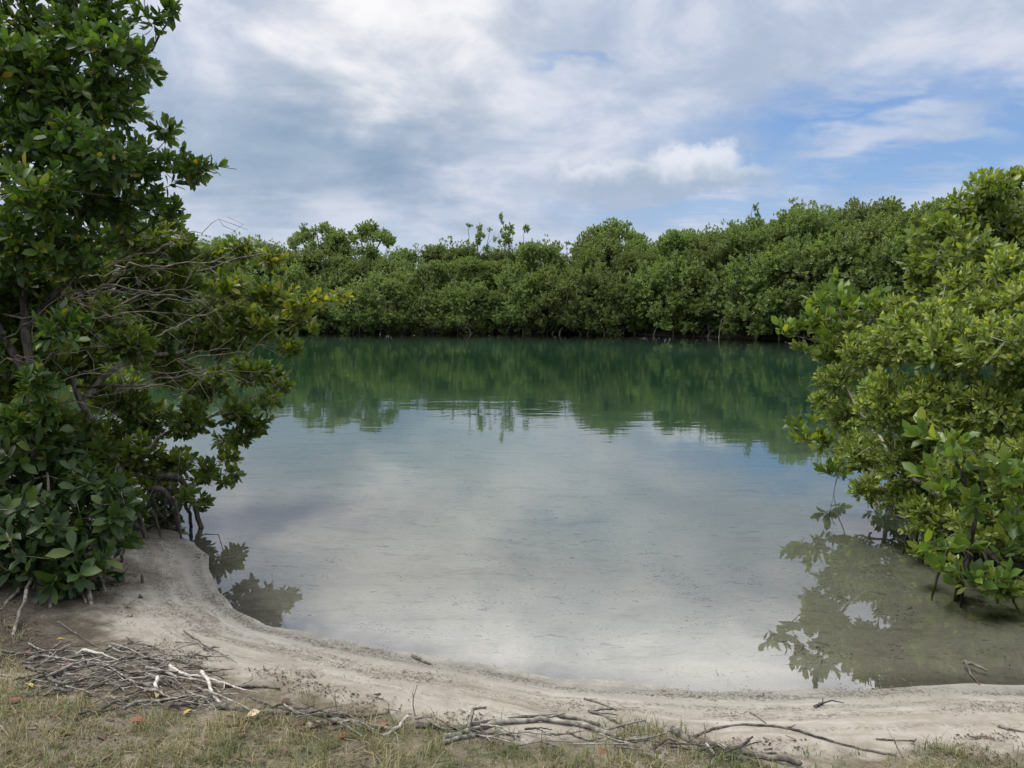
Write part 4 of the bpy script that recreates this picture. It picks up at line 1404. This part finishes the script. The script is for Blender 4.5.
def fallen_leaf(px, py, col, label, group, size=0.07, float_z=None):
    g_ = ground(px, py)
    T = NEAR_T * np.array([1, 1.25, 1.6])
    V = T * size
    th = np.concatenate([V, V + np.array([0, 0, 0.0012])])
    n = len(T)
    f3 = np.concatenate([NEAR_TRI[:, ::-1], NEAR_TRI + n])
    f4 = np.concatenate([NEAR_Q[:, ::-1], NEAR_Q + n])
    o = link('fallen_leaf', np_mesh('fallen_leaf', th, [f3, f4], col), None)
    o.location = (g_[0], g_[1], (g_[2] if float_z is None else float_z) + 0.012)
    o.rotation_euler = (drng.uniform(-0.4, 0.4), drng.uniform(-0.4, 0.1), drng.uniform(0, 6.28))
    return tag(o, label, 'leaf', group)


M['lf_orange'] = flat_mat('orange_dead_leaf', (0.17, 0.065, 0.038))
M['lf_yellow'] = flat_mat('yellow_dead_leaf', (0.36, 0.25, 0.07))
M['lf_brown'] = flat_mat('brown_dead_leaf', (0.085, 0.058, 0.040))
M['lf_pale'] = flat_mat('pale_dead_leaf', (0.42, 0.33, 0.24))
for (x, y, c, lb) in [
    (24, 659, 'orange', 'orange fallen leaf left of the stick pile, nearest the bush'), (62, 670, 'orange', 'reddish fallen leaf lying on the dark sticks'),
    (24, 702, 'orange', 'orange fallen leaf on bare soil below the stick pile'), (68, 642, 'yellow', 'yellow fallen leaf on sand above the stick pile'),
    (33, 690, 'yellow', 'dull yellow fallen leaf at the left end of the sticks'), (150, 699, 'orange', 'red-brown leaf beside the white broken branch end'),
    (156, 701, 'pale', 'pale curled leaf beside the red-brown leaf'), (183, 718, 'yellow', 'large tan leaf lying in the grass left of the dark log'),
    (238, 727, 'brown', 'dark red fallen leaf in the dry grass'), (245, 720, 'pale', 'small pale leaf above the dark red leaf'),
    (378, 733, 'orange', 'orange-brown leaf left of the pale slanting stick'), (352, 738, 'orange', 'tan-orange leaf in the grass under the grey log'),
    (148, 724, 'orange', 'rusty leaf in the grass right of the bare soil'), (598, 750, 'orange', 'tan leaf in the grass below the bowed branch'),
    (720, 762, 'brown', 'brown leaf beside the dark tangled roots')]:
    fallen_leaf(x, y, M['lf_' + c], lb, None, drng.uniform(0.045, 0.075))
for i in range(60):
    x = drng.uniform(0, 330)
    y = drng.uniform(700, 768)
    fallen_leaf(x, y, M['lf_brown'], 'small dark brown dead leaf in the grass at lower left', 'brown dead leaves in the grass at lower left', drng.uniform(0.03, 0.055))

# small dark shoots and pebbles on the mud by the prop roots
M['mud'] = flat_mat('dark_mud_wood', (0.06, 0.052, 0.042))
for i, (x, y, h, lab) in enumerate([(142, 583, 0.055, 'tallest dark stub standing on the sand by the prop roots'),
                                    (122, 562, 0.05, 'dark stub nearest the prop roots'), (108, 572, 0.035, 'short dark stub at the foot of the bush'),
                                    (140, 598, 0.02, 'low dark stub in front of the tallest stub')]):
    g0 = ground(x, y)
    ht = h * 1.1
    o = link('root_stub', stick_mesh('root_stub', [np.array((0, 0, -0.02)), np.array((0.003, 0.0, ht * 0.5)), np.array((-0.002, 0.004, ht))], 0.014, 0.004, M['mud'], k=6), None, g0)
    tag(o, lab, 'root stub')

# fine litter along the wrack lines, sheet of bits nobody could count
def litter():
    rng = np.random.default_rng(77)
    N = 140000
    x = rng.uniform(-3.2, 2.9, N)
    y = rng.uniform(2.3, 6.2, N)
    s = shore_dist(x, y)
    eps = 0.02
    gx_ = shore_dist(x + eps, y) - s
    gy_ = shore_dist(x, y + eps) - s
    wgt = np.maximum(np.exp(-((s + 0.08) / 0.05) ** 2), 0.75 * np.exp(-((s + 0.33) / 0.08) ** 2))
    wgt = np.maximum(wgt, np.where(s < 0, 0.035, np.where(s < 2.2, np.where(x > 1.0, 0.12, 0.03), 0.0)))
    wgt = np.maximum(wgt, np.where(s < -0.62, 0.8, 0.0))
    wgt = np.where((x < -1.7) & (s < 0), np.maximum(wgt, 0.5), wgt)
    wgt = np.where((x < -2.2) & (s < 0), np.maximum(wgt, 1.4), wgt)
    wgt = np.where((x > -2.3) & (x < -0.9) & (y > 2.95) & (y < 3.5), np.maximum(wgt, 0.95), wgt)
    nz = np.array([mnoise.noise(Vector((a * 3.1, b * 3.1, 1.7))) for a, b in zip(x, y)])
    ok = rng.random(N) < wgt * np.maximum(0.0, np.where(s > 0.1, -0.25, 0.32) + 2.2 * nz)
    x, y, s, gx_, gy_ = x[ok], y[ok], s[ok], gx_[ok], gy_[ok]
    n = len(x)
    z = height(x, y)
    L = 0.003 + 0.009 * rng.random(n) ** 2 + np.where(rng.random(n) < 0.10, rng.uniform(0.01, 0.04, n), 0)
    L = L * np.where(s > 0.1, 1.9, 1.0)
    wd = rng.uniform(0.0006, 0.0022, n) * np.where(s > 0.1, 1.8, 1.0) * np.where((s < -0.6) & (rng.random(n) < 0.3), 3.0, 1.0)
    a = np.arctan2(gx_, -gy_) + rng.normal(0, 0.75, n)
    d = np.stack([np.cos(a), np.sin(a), rng.uniform(-0.1, 0.25, n)], 1)
    sd_ = np.stack([-np.sin(a), np.cos(a), 0 * a], 1) * wd[:, None]
    p = np.stack([x, y, z + 0.004], 1)
    e = p + d * L[:, None]
    up = np.stack([0 * wd, 0 * wd, wd * 0.9], 1)
    V = np.stack([p - sd_, p + sd_, p + up, e - sd_ * 0.4, e + sd_ * 0.4, e + up * 0.5], 1).reshape(-1, 3)
    T = np.array([(0, 3, 2), (2, 3, 5), (1, 2, 4), (2, 5, 4), (0, 1, 4), (0, 4, 3)])
    T = (np.arange(n)[:, None, None] * 6 + T[None]).reshape(-1, 3)
    mat = leaf_mat('dark_litter', [(0.0, (0.030, 0.024, 0.018)), (0.6, (0.085, 0.068, 0.050)), (0.9, (0.16, 0.115, 0.075)), (1.0, (0.26, 0.21, 0.15))],
                   rough=0.8, trans=0.0, vary=0.3, spec=0.2)
    o = link('leaf_litter', np_mesh('leaf_litter', V, [T], mat, smooth=False))
    o['kind'] = 'stuff'
    tag(o, 'fine dark leaf and twig litter strewn along the waterline and sand', 'litter')


litter()


def grass():
    rng = np.random.default_rng(55)
    mat = leaf_mat('dry_grass_blade', [(0.0, (0.050, 0.075, 0.020)), (0.40, (0.090, 0.110, 0.034)), (0.58, (0.15, 0.13, 0.062)), (0.82, (0.24, 0.195, 0.11)), (1.0, (0.36, 0.30, 0.20))],
                   rough=0.6, trans=0.25, tint=(1.2, 1.15, 0.7), vary=0.5, patch=0.7)
    V, Q, T = [], [], []
    base = 0
    edge_x = [-2.6, -2.2, -1.9, -1.5, -1.1, -0.6, -0.1, 0.4, 0.75, 1.0, 1.2, 1.45, 1.7, 2.1, 2.6]
    edge_y = [3.7, 3.32, 3.08, 2.98, 3.02, 2.94, 2.87, 2.83, 2.84, 2.72, 2.62, 2.66, 2.74, 2.78, 2.80]
    tufts = []
    while len(tufts) < 12500:
        x, y = rng.uniform(-3.2, 3.2), rng.uniform(1.7, 3.8)
        ey = np.interp(x, edge_x, edge_y)
        nn = mnoise.noise(Vector((x * 2.2, y * 2.2, 0.3)))
        n2 = mnoise.noise(Vector((x * 6.2, y * 6.2, 4.3)))
        lim = ey + 0.12 * nn + 0.05 * n2
        if y > lim + 0.10:
            continue
        if y > lim - 0.04 and rng.random() > 0.12:
            continue
        bare_ = n2 + 0.6 * nn
        if bare_ > 0.42 and rng.random() > 0.25:
            continue
        tufts.append((x, y))
    for _ in range(130):                       # weed clump by the tangled roots
        a = rng.normal(0, 0.08, 2)
        q = ground(650, 735)
        tufts.append((q[0] + a[0] * 1.5, q[1] + a[1]))
    for _ in range(70):
        a = rng.normal(0, 0.07, 2)
        q = ground(965, 757)
        tufts.append((q[0] + a[0] * 1.6, q[1] + a[1] * 0.6))
    xy = np.array(tufts)
    zz = height(xy[:, 0], xy[:, 1])
    for (x, y), z in zip(xy, zz):
        nb = rng.integers(4, 9)
        hh = rng.uniform(0.02, 0.06) * (0.6 + 0.9 * max(0, 0.5 + mnoise.noise(Vector((x * 4.1, y * 4.1, 8.3))))) * (2.0 if rng.random() < 0.06 else 1)
        for _ in range(nb):
            a = rng.uniform(0, 6.28)
            ln = hh * rng.uniform(0.6, 1.25)
            lean = rng.uniform(0.2, 1.4) if rng.random() < 0.72 else rng.uniform(2.2, 2.65)
            ln = ln * 1.5 if lean > 2 else ln
            wd = rng.uniform(0.0008, 0.0018)
            o = np.array((x + rng.normal(0, 0.012), y + rng.normal(0, 0.012), z - 0.003))
            d = np.array((math.cos(a), math.sin(a), 0.0))
            s = np.array((-d[1], d[0], 0)) * wd
            p1 = o + d * ln * 0.25 * min(lean, 1.8) + np.array((0, 0, ln * (0.55 if lean < 2 else 0.16)))
            p2 = o + d * ln * 0.85 * min(lean, 1.3) + np.array((0, 0, ln * (1 - 0.35 * lean)))
            V += [o - s, o + s, p1 - s * 0.8, p1 + s * 0.8, p2]
            Q.append((base, base + 1, base + 3, base + 2))
            T.append((base + 2, base + 3, base + 4))
            base += 5
    o = link('grass', np_mesh('grass', np.array(V), [np.array(Q), np.array(T)], mat))
    o['kind'] = 'stuff'
    tag(o, 'short dry green and straw coloured grass along the top of the beach', 'grass')


grass()

# ------------------------------------------------------------------ render settings
SC.cycles.max_bounces = 8
SC.cycles.diffuse_bounces = 3
SC.cycles.glossy_bounces = 3
SC.cycles.transmission_bounces = 4
SC.cycles.transparent_max_bounces = 8
SC.cycles.caustics_reflective = False
SC.cycles.caustics_refractive = False
SC.cycles.use_denoising = True
